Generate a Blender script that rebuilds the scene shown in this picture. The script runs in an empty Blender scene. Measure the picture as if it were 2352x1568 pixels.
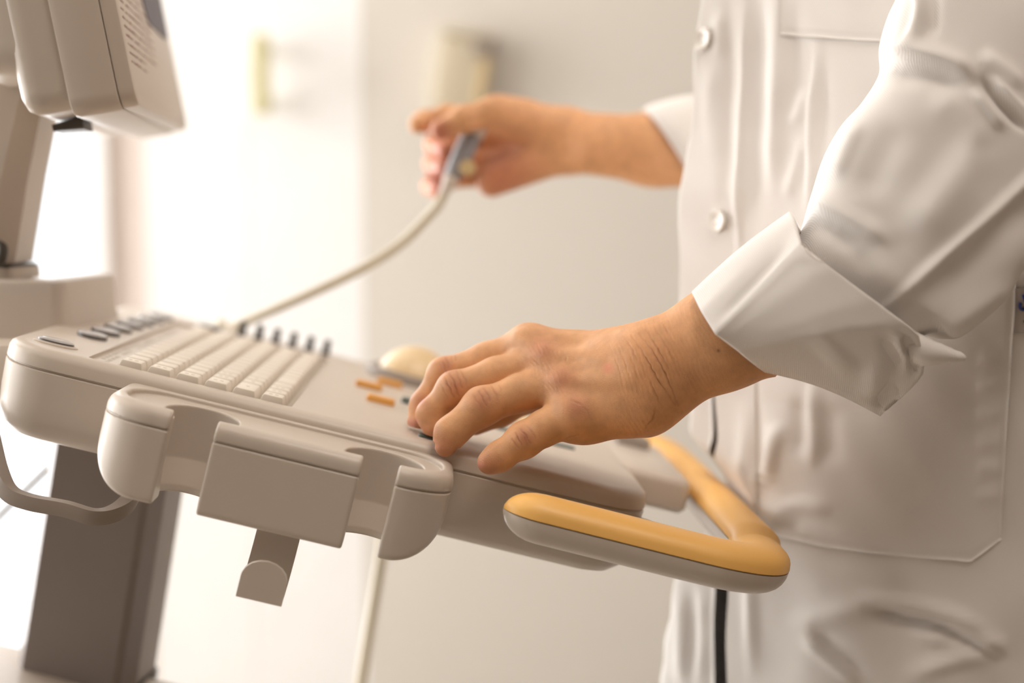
import bpy, bmesh, math, random
import numpy as np
from mathutils import Vector, Matrix
from mathutils.bvhtree import BVHTree
random.seed(4); RNG = np.random.default_rng(4)
scene = bpy.context.scene
COL = scene.collection
# ------------------------------------------------------------------ survey of the photograph
FPX = 2352*50/36; PITCH = math.radians(5.06); CAMZ = 1.10
CP, SP = math.cos(PITCH), math.sin(PITCH)
CAM = np.array([0, 0, CAMZ])
def W(px, py, D):
    """world point seen at photo pixel (px,py) at forward distance D metres"""
    u = (px-1176)/FPX; v = (784-py)/FPX
    return np.array([u*D, D*CP+v*D*SP, CAMZ-D*SP+v*D*CP])
def proj(P):
    q = np.asarray(P, float)-CAM
    D = q[:, 1]*CP-q[:, 2]*SP
    up = q[:, 1]*SP+q[:, 2]*CP
    return np.stack([1176+FPX*q[:, 0]/D, 784-FPX*up/D, D], 1)
def unit(v):
    v = np.asarray(v, float); return v/np.linalg.norm(v)
VIEW = np.array([0, CP, -SP])
# console frame: X towards the operator, Y away from the camera, Z out of the panel
P1 = W(1196.6, 1117.3, .87); P0 = W(38, 836, .87*.975)
EY = unit([-.05, 1.004, 0]); EX = P1-P0; EX = unit(EX-EY*EX.dot(EY)); EZ = np.cross(EX, EY)
R3 = np.stack([EX, EY, EZ])
def Lc(p):
    return P1+np.asarray(p, float) @ R3
def onp(px, py, h=0, axis=2):
    r = W(px, py, 1)-CAM; N = R3[axis]
    t = (h-(CAM-P1).dot(N))/r.dot(N)
    q = CAM+t*r-P1
    return R3 @ q
# ------------------------------------------------------------------ objects
WLOC = {}
def props(o, label=None, category=None, group=None, kind=None):
    for k, v in (('label', label), ('category', category), ('group', group), ('kind', kind)):
        if v: o[k] = v
    return o
def empty(name, loc, **kw):
    o = bpy.data.objects.new(name, None); COL.objects.link(o)
    o.location = [float(x) for x in loc]; o.empty_display_size = .05
    WLOC[o.name] = np.array(loc, float)
    return props(o, **kw)
def mk(name, V, F, mat, parent=None, smooth=True, angle=None, origin=None, mats=None, fmat=None, **kw):
    V = np.asarray(V, float)
    org = V.mean(0) if origin is None else np.asarray(origin, float)
    me = bpy.data.meshes.new(name)
    me.from_pydata([tuple(v) for v in V-org], [], [tuple(int(i) for i in f) for f in F])
    me.update()
    for m in ([mat] if mats is None else mats): me.materials.append(m)
    if fmat is not None: me.polygons.foreach_set('material_index', np.asarray(fmat, np.int32))
    me.polygons.foreach_set('use_smooth', [smooth]*len(me.polygons))
    if smooth and angle: me.set_sharp_from_angle(angle=math.radians(angle))
    o = bpy.data.objects.new(name, me); COL.objects.link(o)
    if parent is not None:
        o.parent = parent; o.location = org-WLOC[parent.name]
    else: o.location = org
    WLOC[o.name] = org
    return props(o, **kw)
def merge(*parts):
    V, F, n = [], [], 0
    for v, f in parts:
        v = np.asarray(v, float); V.append(v); F += [tuple(i+n for i in q) for q in f]; n += len(v)
    return np.concatenate(V), F
def loft(rings, closed=True, cap0=True, cap1=True, flip=False):
    m = len(rings[0]); V = np.concatenate([np.asarray(r, float) for r in rings]); F = []
    for i in range(len(rings)-1):
        for j in range(m if closed else m-1):
            k = (j+1) % m
            F.append((i*m+j, i*m+k, (i+1)*m+k, (i+1)*m+j))
    if closed and cap0: F.append(tuple(range(m-1, -1, -1)))
    if closed and cap1: F.append(tuple((len(rings)-1)*m+j for j in range(m)))
    if flip: F = [f[::-1] for f in F]
    return V, F
def rrect(x0, x1, y0, y1, r, n=6):
    r = max(1e-5, min(r, (x1-x0)/2-1e-6, (y1-y0)/2-1e-6)); out = []
    for cx, cy, a0 in ((x1-r, y1-r, 0), (x0+r, y1-r, 90), (x0+r, y0+r, 180), (x1-r, y0+r, 270)):
        for i in range(n+1):
            a = math.radians(a0+90*i/n); out.append((cx+r*math.cos(a), cy+r*math.sin(a)))
    return np.array(out)
def rloft(x0, x1, y0, y1, r, prof, n=6, M=None):
    """rounded-rectangle block: prof = [(z, inset)] from bottom to top"""
    rings = []
    for z, i in prof:
        p = rrect(x0+i, x1-i, y0+i, y1-i, max(r-i, .0004), n)
        rings.append(np.column_stack([p, np.full(len(p), z)]))
    V, F = loft(rings)
    return (V if M is None else M(V)), F
def tube(path, rad, n=12, prof=None, up=None, cap=True):
    """sweep along path; prof = 2D profile in (side, up) or a circle of radius rad (scalar or per point)"""
    P = np.asarray(path, float); T = np.gradient(P, axis=0); T /= np.linalg.norm(T, axis=1)[:, None]
    rad = np.broadcast_to(rad, (len(P),))
    u = np.array([0, 0, 1.]) if up is None else np.asarray(up, float)
    if abs(T[0].dot(u)) > .95 and up is None: u = np.array([1., 0, 0])
    if prof is None:
        a = np.arange(n)*2*math.pi/n; prof = np.column_stack([np.cos(a), np.sin(a)])
    rings = []; b = u
    for p, t, r in zip(P, T, rad):
        if up is not None: b = np.asarray(up, float)
        b = b-t*b.dot(t); b = unit(b); s = np.cross(t, b)
        rings.append(p+r*(prof[:, :1]*s+prof[:, 1:]*b))
    return loft(rings, cap0=cap, cap1=cap, flip=True)
def smoothpath(pts, n=8):
    """Catmull-Rom through pts"""
    P = np.asarray(pts, float); P = np.vstack([2*P[0]-P[1], P, 2*P[-1]-P[-2]]); out = []
    for i in range(1, len(P)-2):
        for k in range(n):
            t = k/n; a, b, c, d = P[i-1:i+3]
            out.append(.5*((2*b)+(c-a)*t+(2*a-5*b+4*c-d)*t*t+(3*b-a-3*c+d)*t**3))
    out.append(P[-2]); return np.array(out)
def resample(poly, n):
    P = np.asarray(poly, float); s = np.r_[0, np.cumsum(np.linalg.norm(np.diff(P, axis=0), axis=1))]
    t = np.linspace(0, s[-1], n)
    return np.stack([np.interp(t, s, P[:, k]) for k in range(P.shape[1])], 1)
def lathe(prof, n=24, M=None, c=(0, 0)):
    rings = []
    for r, z in prof:
        a = np.arange(n)*2*math.pi/n
        rings.append(np.column_stack([c[0]+max(r, 1e-5)*np.cos(a), c[1]+max(r, 1e-5)*np.sin(a), np.full(n, z)]))
    V, F = loft(rings)
    return (V if M is None else M(V)), F
def boolean_cut(o, *cutters):
    """carve the cutter solids out of o and keep only the result"""
    tmp = []
    for V, F in cutters:
        me = bpy.data.meshes.new('tmp'); me.from_pydata([tuple(v) for v in V-WLOC[o.name]], [], F)
        c = bpy.data.objects.new('tmp', me); COL.objects.link(c); c.location = o.matrix_basis.translation
        if o.parent: c.parent = o.parent
        md = o.modifiers.new('b', 'BOOLEAN'); md.operation = 'DIFFERENCE'; md.solver = 'EXACT'; md.object = c; tmp.append(c)
    dg = bpy.context.evaluated_depsgraph_get(); dg.update()
    me = bpy.data.meshes.new_from_object(o.evaluated_get(dg))
    o.modifiers.clear(); old = o.data; o.data = me; bpy.data.meshes.remove(old)
    for c in tmp:
        m = c.data; bpy.data.objects.remove(c); bpy.data.meshes.remove(m)
    me.set_sharp_from_angle(angle=math.radians(35)); me.name = o.name
# ------------------------------------------------------------------ implicit surfaces
def capsule(p, a, b, ra, rb):
    a = np.asarray(a, np.float32); ba = np.asarray(b, np.float32)-a
    t = np.clip((p-a) @ ba/max(float(ba @ ba), 1e-12), 0, 1)
    return np.linalg.norm(p-a-t[:, None]*ba, axis=1)-(ra+(rb-ra)*t)
def smin(a, b, k):
    h = np.maximum(k-np.abs(a-b), 0)/k
    return np.minimum(a, b)-h*h*k*.25
def smax(a, b, k): return -smin(-a, -b, k)
def chain(p, pts, rads, k):
    d = None
    for i in range(len(pts)-1):
        c = capsule(p, pts[i], pts[i+1], rads[i], rads[i+1])
        d = c if d is None else smin(d, c, k)
    return d
def nets(f, lo, hi, h, B=4):
    """surface nets of f<0 on a grid of pitch h (evaluated only near the surface)"""
    lo = np.asarray(lo, float); hi = np.asarray(hi, float)
    n = (np.ceil((hi-lo)/(h*B)).astype(int)+1)*B
    nc = n//B
    ax = [lo[i]+(np.arange(nc[i])+.5)*h*B-.5*h for i in range(3)]
    G = np.stack(np.meshgrid(*ax, indexing='ij'), -1).reshape(-1, 3).astype(np.float32)
    C = np.concatenate([f(G[i:i+400000]) for i in range(0, len(G), 400000)]).reshape(nc)
    V = np.repeat(np.repeat(np.repeat(C, B, 0), B, 1), B, 2).astype(np.float32)
    near = np.abs(C) < h*B*1.6
    mask = np.repeat(np.repeat(np.repeat(near, B, 0), B, 1), B, 2)
    idx = np.argwhere(mask)
    P = (lo+idx*h).astype(np.float32)
    V[mask] = np.concatenate([f(P[i:i+400000]) for i in range(0, len(P), 400000)])
    S = V < 0; sh = V.shape
    acc = np.zeros((int(np.prod(sh)), 3)); cnt = np.zeros(int(np.prod(sh))); quads = []
    st = (sh[1]*sh[2], sh[2], 1)
    for a in range(3):
        s0 = [slice(None)]*3; s1 = [slice(None)]*3
        s0[a] = slice(0, -1); s1[a] = slice(1, None)
        x = S[tuple(s0)] != S[tuple(s1)]
        e = np.argwhere(x)
        b, c = (a+1) % 3, (a+2) % 3
        e = e[(e[:, b] > 0) & (e[:, c] > 0)]
        v0 = V[e[:, 0], e[:, 1], e[:, 2]]; e1 = e.copy(); e1[:, a] += 1
        v1 = V[e1[:, 0], e1[:, 1], e1[:, 2]]
        q = e.astype(float); q[:, a] += v0/(v0-v1)
        base = e @ np.array(st); ids = []
        for db, dc in ((0, 0), (1, 0), (1, 1), (0, 1)):
            i = base-db*st[b]-dc*st[c]; ids.append(i)
            for k in range(3): acc[:, k] += np.bincount(i, q[:, k], len(acc))
            cnt += np.bincount(i, minlength=len(cnt))
        Q = np.stack(ids, 1); fl = v0 > 0
        Q[fl] = Q[fl][:, ::-1]
        quads.append(Q)
    Q = np.concatenate(quads); used = np.unique(Q)
    remap = np.zeros(len(cnt), int); remap[used] = np.arange(len(used))
    X = lo+acc[used]/cnt[used][:, None]*h
    for _ in range(2):
        d, g = grad(f, X, h); X = X-np.clip(d, -h, h)[:, None]*g
    return X, remap[Q]
def grad(f, X, h):
    X = X.astype(np.float32); d = f(X); g = np.zeros_like(X); e = h*.5
    for k in range(3):
        o = np.zeros(3, np.float32); o[k] = e
        g[:, k] = f(X+o)-f(X-o)
    l = np.linalg.norm(g, axis=1, keepdims=True); l[l == 0] = 1
    return d/np.maximum(l[:, 0]/(2*e), .3), g/l
def polydist(q, poly):
    """signed distance (sign = side) of 2D points to a polyline"""
    best = np.full(len(q), 1e9); sg = np.ones(len(q)); P = np.asarray(poly, float)
    for a, b in zip(P[:-1], P[1:]):
        ba = b-a; t = np.clip((q-a) @ ba/max(ba @ ba, 1e-9), 0, 1)
        r = q-a-t[:, None]*ba; d = np.linalg.norm(r, axis=1)
        s = np.sign(ba[0]*(q[:, 1]-a[1])-ba[1]*(q[:, 0]-a[0]))
        m = d < best; best[m] = d[m]; sg[m] = s[m]
    return best, sg
def folds(q, lst):
    """sum of ridges / valleys that fade out towards their ends: (polyline, width left, width right, height)"""
    z = np.zeros(len(q))
    for poly, w0, w1, A in lst:
        P = resample(smoothpath(poly, 6) if len(poly) > 2 else np.array(poly, float), 14); n = len(P)-1
        r = 3*max(w0, w1); m = np.where(((q > P.min(0)-r) & (q < P.max(0)+r)).all(1))[0]
        if len(m) == 0: continue
        x = q[m]; best = np.full(len(m), 1e9); sg = np.ones(len(m)); arc = np.zeros(len(m))
        for i, (c, e) in enumerate(zip(P[:-1], P[1:])):
            ba = e-c; t = np.clip((x-c) @ ba/max(ba @ ba, 1e-9), 0, 1)
            rr = x-c-t[:, None]*ba; d = np.linalg.norm(rr, axis=1); s = np.sign(ba[0]*(x[:, 1]-c[1])-ba[1]*(x[:, 0]-c[0]))
            k = d < best; best[k] = d[k]; sg[k] = s[k]; arc[k] = (i+t[k])/n
        e = np.clip(np.minimum(arc, 1-arc)/.3, 0, 1); e = e*e*(3-2*e)
        z[m] += A*1.08*e*np.exp(-(best/np.where(sg > 0, w1, w0))**2)
    return z
def vnormals(V, F):
    V = np.asarray(V, float); N = np.zeros_like(V); F = np.asarray([f for f in F if len(f) == 4])
    n = np.cross(V[F[:, 2]]-V[F[:, 0]], V[F[:, 3]]-V[F[:, 1]])
    for k in range(4):
        for c in range(3): N[:, c] += np.bincount(F[:, k], n[:, c], len(V))
    l = np.linalg.norm(N, axis=1, keepdims=True); l[l == 0] = 1
    return N/l
# ------------------------------------------------------------------ materials
def srgb(r, g, b):
    return tuple((c/255/12.92 if c/255 <= .04045 else ((c/255+.055)/1.055)**2.4) for c in (r, g, b))+(1,)
def new_mat(name):
    m = bpy.data.materials.new(name); m.use_nodes = True
    nt = m.node_tree; return m, nt, nt.nodes['Principled BSDF']
def tex_coord(nt, scale=1):
    c = nt.nodes.new('ShaderNodeTexCoord'); mp = nt.nodes.new('ShaderNodeMapping')
    mp.inputs['Scale'].default_value = (scale,)*3 if np.isscalar(scale) else scale
    nt.links.new(c.outputs['Object'], mp.inputs['Vector']); return mp.outputs['Vector']
def plastic(name, rgb, rough=.45, bump=.05, var=.04, scale=1800, spec=.5):
    m, nt, b = new_mat(name); L = nt.links
    v = tex_coord(nt)
    n = nt.nodes.new('ShaderNodeTexNoise'); n.inputs['Scale'].default_value = scale; n.inputs['Detail'].default_value = 3
    n2 = nt.nodes.new('ShaderNodeTexNoise'); n2.inputs['Scale'].default_value = 14; n2.inputs['Detail'].default_value = 4
    L.new(v, n.inputs['Vector']); L.new(v, n2.inputs['Vector'])
    mx = nt.nodes.new('ShaderNodeMix'); mx.data_type = 'RGBA'
    c = srgb(*rgb); mx.inputs[6].default_value = tuple(x*(1-var) for x in c[:3])+(1,); mx.inputs[7].default_value = tuple(min(1, x*(1+var)) for x in c[:3])+(1,)
    L.new(n2.outputs['Fac'], mx.inputs[0]); L.new(mx.outputs[2], b.inputs['Base Color'])
    bp = nt.nodes.new('ShaderNodeBump'); bp.inputs['Strength'].default_value = bump; bp.inputs['Distance'].default_value = .0005
    L.new(n.outputs['Fac'], bp.inputs['Height']); L.new(bp.outputs['Normal'], b.inputs['Normal'])
    b.inputs['Roughness'].default_value = rough; b.inputs['Specular IOR Level'].default_value = spec
    return m
def cloth(name, rgb, twill=True, trans=.06):
    m, nt, b = new_mat(name); L = nt.links
    v = tex_coord(nt); vw = tex_coord(nt, (1, .06, .34))
    w = nt.nodes.new('ShaderNodeTexWave'); w.wave_type = 'BANDS'; w.bands_direction = 'DIAGONAL'
    w.inputs['Scale'].default_value = 600; w.inputs['Distortion'].default_value = .6; w.inputs['Detail'].default_value = 1
    n = nt.nodes.new('ShaderNodeTexNoise'); n.inputs['Scale'].default_value = 900; n.inputs['Detail'].default_value = 3
    n2 = nt.nodes.new('ShaderNodeTexNoise'); n2.inputs['Scale'].default_value = 60; n2.inputs['Detail'].default_value = 4
    for x in (n, n2): L.new(v, x.inputs['Vector'])
    L.new(vw, w.inputs['Vector'])
    ad = nt.nodes.new('ShaderNodeMath'); ad.operation = 'ADD'
    L.new(w.outputs['Fac'], ad.inputs[0]); L.new(n.outputs['Fac'], ad.inputs[1])
    bp = nt.nodes.new('ShaderNodeBump'); bp.inputs['Strength'].default_value = .22 if twill else .06; bp.inputs['Distance'].default_value = .0004
    L.new(ad.outputs[0], bp.inputs['Height'])
    bp2 = nt.nodes.new('ShaderNodeBump'); bp2.inputs['Strength'].default_value = .10; bp2.inputs['Distance'].default_value = .002
    L.new(n2.outputs['Fac'], bp2.inputs['Height']); L.new(bp.outputs['Normal'], bp2.inputs['Normal'])
    L.new(bp2.outputs['Normal'], b.inputs['Normal'])
    c = srgb(*rgb)
    mx = nt.nodes.new('ShaderNodeMix'); mx.data_type = 'RGBA'
    mx.inputs[6].default_value = tuple(x*.92 for x in c[:3])+(1,); mx.inputs[7].default_value = c
    L.new(w.outputs['Fac'], mx.inputs[0]); L.new(mx.outputs[2], b.inputs['Base Color'])
    b.inputs['Roughness'].default_value = .85; b.inputs['Specular IOR Level'].default_value = .2
    b.inputs['Sheen Weight'].default_value = .15; b.inputs['Sheen Roughness'].default_value = .5
    if trans:
        t = nt.nodes.new('ShaderNodeBsdfTranslucent'); t.inputs['Color'].default_value = c
        ms = nt.nodes.new('ShaderNodeMixShader'); ms.inputs[0].default_value = trans
        L.new(b.outputs[0], ms.inputs[1]); L.new(t.outputs[0], ms.inputs[2])
        L.new(ms.outputs[0], nt.nodes['Material Output'].inputs['Surface'])
    return m
def skin(name):
    m, nt, b = new_mat(name); L = nt.links
    at = nt.nodes.new('ShaderNodeAttribute'); at.attribute_name = 'tone'
    v = tex_coord(nt)
    n = nt.nodes.new('ShaderNodeTexNoise'); n.inputs['Scale'].default_value = 130; n.inputs['Detail'].default_value = 5
    vo = nt.nodes.new('ShaderNodeTexVoronoi'); vo.inputs['Scale'].default_value = 760; vo.feature = 'DISTANCE_TO_EDGE'
    n3 = nt.nodes.new('ShaderNodeTexNoise'); n3.inputs['Scale'].default_value = 1500; n3.inputs['Detail'].default_value = 2
    for x in (n, vo, n3): L.new(v, x.inputs['Vector'])
    hs = nt.nodes.new('ShaderNodeHueSaturation'); hs.inputs['Saturation'].default_value = 1
    mr = nt.nodes.new('ShaderNodeMapRange'); mr.inputs['From Min'].default_value = .3; mr.inputs['From Max'].default_value = .7
    mr.inputs['To Min'].default_value = .90; mr.inputs['To Max'].default_value = 1.08
    L.new(n.outputs['Fac'], mr.inputs['Value']); L.new(mr.outputs[0], hs.inputs['Value'])
    L.new(at.outputs['Color'], hs.inputs['Color']); L.new(hs.outputs[0], b.inputs['Base Color'])
    b1 = nt.nodes.new('ShaderNodeBump'); b1.inputs['Strength'].default_value = .38; b1.inputs['Distance'].default_value = .0004
    L.new(vo.outputs['Distance'], b1.inputs['Height'])
    b2 = nt.nodes.new('ShaderNodeBump'); b2.inputs['Strength'].default_value = .12; b2.inputs['Distance'].default_value = .0003
    L.new(n3.outputs['Fac'], b2.inputs['Height']); L.new(b1.outputs[0], b2.inputs['Normal'])
    L.new(b2.outputs[0], b.inputs['Normal'])
    b.inputs['Roughness'].default_value = .48; b.inputs['Specular IOR Level'].default_value = .35
    b.inputs['Subsurface Weight'].default_value = .12; b.inputs['Subsurface Radius'].default_value = (1, .35, .18)
    b.inputs['Subsurface Scale'].default_value = .004
    return m
MAT = {}
MAT['cream'] = plastic('cream_plastic', (203, 191, 178), .36, .10)
MAT['key'] = plastic('key_plastic', (229, 219, 205), .5, .05)
MAT['grey'] = plastic('warm_grey_plastic', (150, 138, 128), .5, .1)
MAT['column'] = plastic('column_paint', (142, 132, 127), .38, .06)
MAT['dark'] = plastic('dark_rubber', (74, 68, 62), .45, .05)
MAT['slate'] = plastic('slate_button', (92, 88, 86), .3, .03)
MAT['cap'] = plastic('key_cap_painted_reflection', (186, 182, 180), .14, .02)  # pale key tops: reflected window light put into the colour
MAT['teal'] = plastic('green_grey_button', (92, 104, 100), .4, .05)
MAT['orange'] = plastic('orange_plastic', (247, 192, 108), .42, .06)
MAT['amber'] = plastic('amber_button', (226, 164, 84), .4, .03)
MAT['ball'] = plastic('pale_amber_plastic', (234, 208, 164), .3, .02)
MAT['black'] = plastic('black_cloth', (5, 5, 7), .9, .1)
MAT['legend'] = plastic('faint_legend_print', (190, 180, 166), .6, 0)
MAT['ink'] = plastic('printed_ink', (140, 104, 92), .7, 0)
MAT['screen'] = plastic('screen_glass', (74, 66, 80), .45, 0)
MAT['cable'] = plastic('cable_rubber', (206, 196, 174), .45, .03)
MAT['yellow'] = plastic('yellow_cable', (230, 196, 90), .4, .02)
MAT['probe'] = plastic('probe_grey', (140, 138, 140), .35, .03)
MAT['white'] = plastic('white_lacquer', (247, 246, 245), .45, .02)
MAT['ring'] = plastic('brass_ring', (200, 176, 130), .3, .02)
MAT['coat'] = cloth('white_twill', (243, 238, 233))
MAT['coat_stitch'] = cloth('white_thread', (226, 214, 202), False, 0)
MAT['button'] = plastic('pearl_button', (240, 234, 226), .18, .02)
MAT['patch'] = plastic('patch_cloth', (196, 186, 180), .8, .1)
MAT['blue'] = plastic('blue_print', (44, 62, 130), .6, .02)
MAT['skin'] = skin('skin')
MAT['hair'] = plastic('dark_hair', (40, 30, 26), .5, .3)
MAT['wall'] = plastic('warm_wall_paint', (219, 213, 204), .75, .06, .015, 300)
MAT['wall_tan'] = plastic('unseen_wall_dim_tan', (150, 128, 104), .8, .06, .02, 300)  # darker tan given to the unseen walls to cut bounced light
MAT['beige'] = plastic('aged_beige_plastic', (196, 184, 160), .5, .02)
MAT['pull'] = plastic('pale_olive_metal', (206, 198, 150), .35, .02)
MAT['trim'] = plastic('pinkish_trim', (236, 222, 214), .6, .03)
MAT['floor'] = plastic('vinyl_floor', (170, 160, 148), .4, .04, .08, 300)
MAT['ceil'] = plastic('ceiling_paint', (240, 236, 230), .8, .03, .01, 300)
# ================================================================== the room
ZC = 2.7; YB = 2.5; XL = -2.3; XR = 3.4; YF = -3.6
def box(x0, x1, y0, y1, z0, z1, b=.0):
    if b: return rloft(x0, x1, y0, y1, b, [(z0, b), (z0+b*.3, b*.3), (z0+b, 0), (z1-b, 0), (z1-b*.3, b*.3), (z1, b)], 3)
    V = [(x, y, z) for z in (z0, z1) for x, y in ((x0, y0), (x1, y0), (x1, y1), (x0, y1))]
    return V, [(3, 2, 1, 0), (4, 5, 6, 7), (0, 1, 5, 4), (1, 2, 6, 5), (2, 3, 7, 6), (3, 0, 4, 7)]
def struct(name, parts, mat, parent=None):
    V, F = merge(*parts)
    return mk(name, V, F, MAT[mat], parent, smooth=False, kind='structure')
WX0, WX1, WZ0, WZ1 = -2.05, -.705, .14, 2.35          # window in the back wall
struct('floor', [box(XL-.1, XR+.1, YF-.1, YB+.1, -.1, 0)], 'floor')
struct('ceiling', [box(XL-.1, XR+.1, YF-.1, YB+.1, ZC, ZC+.1)], 'ceil')
struct('wall_back', [box(XL-.1, WX0, YB, YB+.1, 0, ZC), box(WX1, XR+.1, YB, YB+.1, 0, ZC), box(WX0, WX1, YB, YB+.1, 0, WZ0), box(WX0, WX1, YB, YB+.1, WZ1, ZC)], 'wall')
SY0, SY1 = 1.35, 2.42                                    # window in the left wall
TY0, TY1 = .10, 1.20  # unseen extra window in the left wall, added for fill
struct('wall_left', [box(XL-.1, XL, YF-.1, TY0, 0, ZC), box(XL-.1, XL, TY1, SY0, 0, ZC), box(XL-.1, XL, TY0, TY1, 0, .5), box(XL-.1, XL, TY0, TY1, 2.3, ZC), box(XL-.1, XL, SY1, YB, 0, ZC), box(XL-.1, XL, SY0, SY1, 0, .5), box(XL-.1, XL, SY0, SY1, 2.3, ZC)], 'wall')
struct('wall_right', [box(XR, XR+.1, YF-.1, YB, 0, ZC)], 'wall_tan')
struct('wall_front', [box(XL, XR, YF-.1, YF, 0, ZC)], 'wall_tan')
struct('baseboard_back', [box(.02, XR, YB-.015, YB, 0, .09)], 'trim')
def glass():
    m = bpy.data.materials.new('window_glass'); m.use_nodes = True; nt = m.node_tree
    for n in list(nt.nodes):
        if n.type == 'BSDF_PRINCIPLED': nt.nodes.remove(n)
    t = nt.nodes.new('ShaderNodeBsdfTransparent'); g = nt.nodes.new('ShaderNodeBsdfGlossy'); g.inputs['Roughness'].default_value = .02
    mx = nt.nodes.new('ShaderNodeMixShader'); mx.inputs[0].default_value = .05
    nt.links.new(t.outputs[0], mx.inputs[1]); nt.links.new(g.outputs[0], mx.inputs[2])
    nt.links.new(mx.outputs[0], nt.nodes['Material Output'].inputs['Surface']); return m
MAT['glass'] = glass()
w1 = struct('window_1', [box(WX0, WX0+.05, YB-.02, YB+.06, WZ0, WZ1), box(WX1-.03, WX1, YB-.02, YB+.06, WZ0, WZ1), box(WX0, WX1, YB-.02, YB+.06, WZ1-.05, WZ1), box(WX0, WX1, YB-.02, YB+.06, WZ0, WZ0+.05)], 'white')
mk('pane', *box(WX0+.05, WX1-.03, YB+.02, YB+.026, WZ0+.05, WZ1-.05), MAT['glass'], w1, smooth=False)
w2 = struct('window_2', [box(XL-.06, XL+.02, SY0, SY0+.05, .5, 2.3), box(XL-.06, XL+.02, SY1-.05, SY1, .5, 2.3), box(XL-.06, XL+.02, SY0, SY1, .5, .55), box(XL-.06, XL+.02, SY0, SY1, 2.25, 2.3)], 'white')
mk('pane', *box(XL-.03, XL-.024, SY0+.05, SY1-.05, .55, 2.25), MAT['glass'], w2, smooth=False)
w3 = struct('fill_window', [box(XL-.06, XL+.02, TY0, TY0+.05, .5, 2.3), box(XL-.06, XL+.02, TY1-.05, TY1, .5, 2.3), box(XL-.06, XL+.02, TY0, TY1, .5, .55), box(XL-.06, XL+.02, TY0, TY1, 2.25, 2.3)], 'white')
mk('pane', *box(XL-.03, XL-.024, TY0+.05, TY1-.05, .55, 2.25), MAT['glass'], w3, smooth=False)
# pinkish jamb beside the window, then a white two-leaf door with a pull handle
struct('trim_1', [box(-.705, -.642, YB-.0003, YB, 0, 2.4)], 'trim')
d1 = struct('door_1', [box(-.640, -.4620, YB-.0002, YB, .01, 2.3), box(-.4600, -.262, YB-.0002, YB, .01, 2.3)], 'white')
hz0, hz1 = W(615, 268, 2.48)[2], W(615, 92, 2.48)[2]
h = struct('handle', [box(-.437, -.412, YB-.075, YB-.050, hz0, hz1, .004), box(-.434, -.415, YB-.052, YB-.010, hz0+.012, hz0+.03), box(-.434, -.415, YB-.052, YB-.010, hz1-.03, hz1-.012)], 'pull', d1)
h['label'] = 'brass coloured pull handle'
# dispenser on the wall behind the far hand
c = W(1066, 165, 2.46); ROT = math.radians(9)
def rotd(V):
    V = np.asarray(V, float); x = V[:, 0]*math.cos(ROT)+V[:, 2]*math.sin(ROT); z = -V[:, 0]*math.sin(ROT)+V[:, 2]*math.cos(ROT)
    return np.stack([x, V[:, 1], z], 1)+np.array([c[0], YB-.001, c[2]])
disp = empty('wall_dispenser', (c[0], YB, c[2]-.09), label='pale cream box dispenser fixed slightly askew on the beige wall behind the probe hand', category='dispenser')
V, F = box(-.046, .046, -.045, 0, -.075, .055, .008); mk('housing', rotd(V), F, MAT['beige'], disp, angle=40)
V, F = box(-.049, .049, -.049, 0, .0555, .066, .004); mk('lid', rotd(V), F, MAT['beige'], disp, angle=40)
V, F = box(.028, .043, -.053, -.0455, -.065, .025, .003); mk('side_strip', rotd(V), F, MAT['ring'], disp, angle=40, label='tan vertical strip')
V, F = box(.010, .046, -.055, -.0455, .028, .052, .003); mk('latch', rotd(V), F, MAT['grey'], disp, angle=40, label='grey latch at the top')

# ================================================================== ultrasound machine
um = empty('ultrasound_machine', (*Lc((-.23, .13, 0))[:2], 0), label='cream ultrasound machine with tilted keyboard console, orange hand rail and monitor', category='medical machine')
con = mk('console', *rloft(-.326, .083, 0, .350, .034, [(-.0475, .034), (-.0465, .024), (-.0435, .013), (-.038, .006), (-.030, .0022), (-.018, .0008), (-.0012, 0), (-.0004, .0012)], 8, Lc), MAT['cream'], um, angle=40)
top = mk('top_shell', *rloft(-.326, .083, 0, .350, .034, [(-.0012, .0016), (.0006, .0014), (.0010, 0), (.0070, .0002), (.0098, .0014), (.0116, .0040), (.0125, .0085)], 8, Lc), MAT['cream'], con, angle=40)
# shallow keyboard well and a deeper slot round the keys
def cutbox(x0, x1, y0, y1, z0, z1, r=.003): return rloft(x0, x1, y0, y1, r, [(z0, 0), (z1, 0)], 4, Lc)
boolean_cut(top, cutbox(-.2735, -.1475, .0105, .303, .0102, .03), cutbox(-.2580, -.1478, .0118, .2935, .0072, .03, .002))
# palm block stepping out towards the operator, web plate under the rail
mk('palm_block', *rloft(.070, .128, .112, .262, .008, [(-.012, .003), (-.009, 0), (.006, 0), (.010, .0015), (.0122, .005)], 5, Lc), MAT['cream'], con, angle=40)
def prism(poly, z0, z1, M=Lc):
    p = np.asarray(poly, float); n = len(p)
    V = np.vstack([np.column_stack([p, np.full(n, z0)]), np.column_stack([p, np.full(n, z1)])])
    return M(V), [tuple(range(n-1, -1, -1)), tuple(range(n, 2*n))]+[(i, (i+1) % n, n+(i+1) % n, n+i) for i in range(n)]
mk('web_plate', *prism([(.015, -.030), (.116, -.034), (.1255, -.031), (.122, -.024), (.084, .016), (.060, .020), (.015, .004)], -.010, -.004), MAT['grey'], con, smooth=False)
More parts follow.
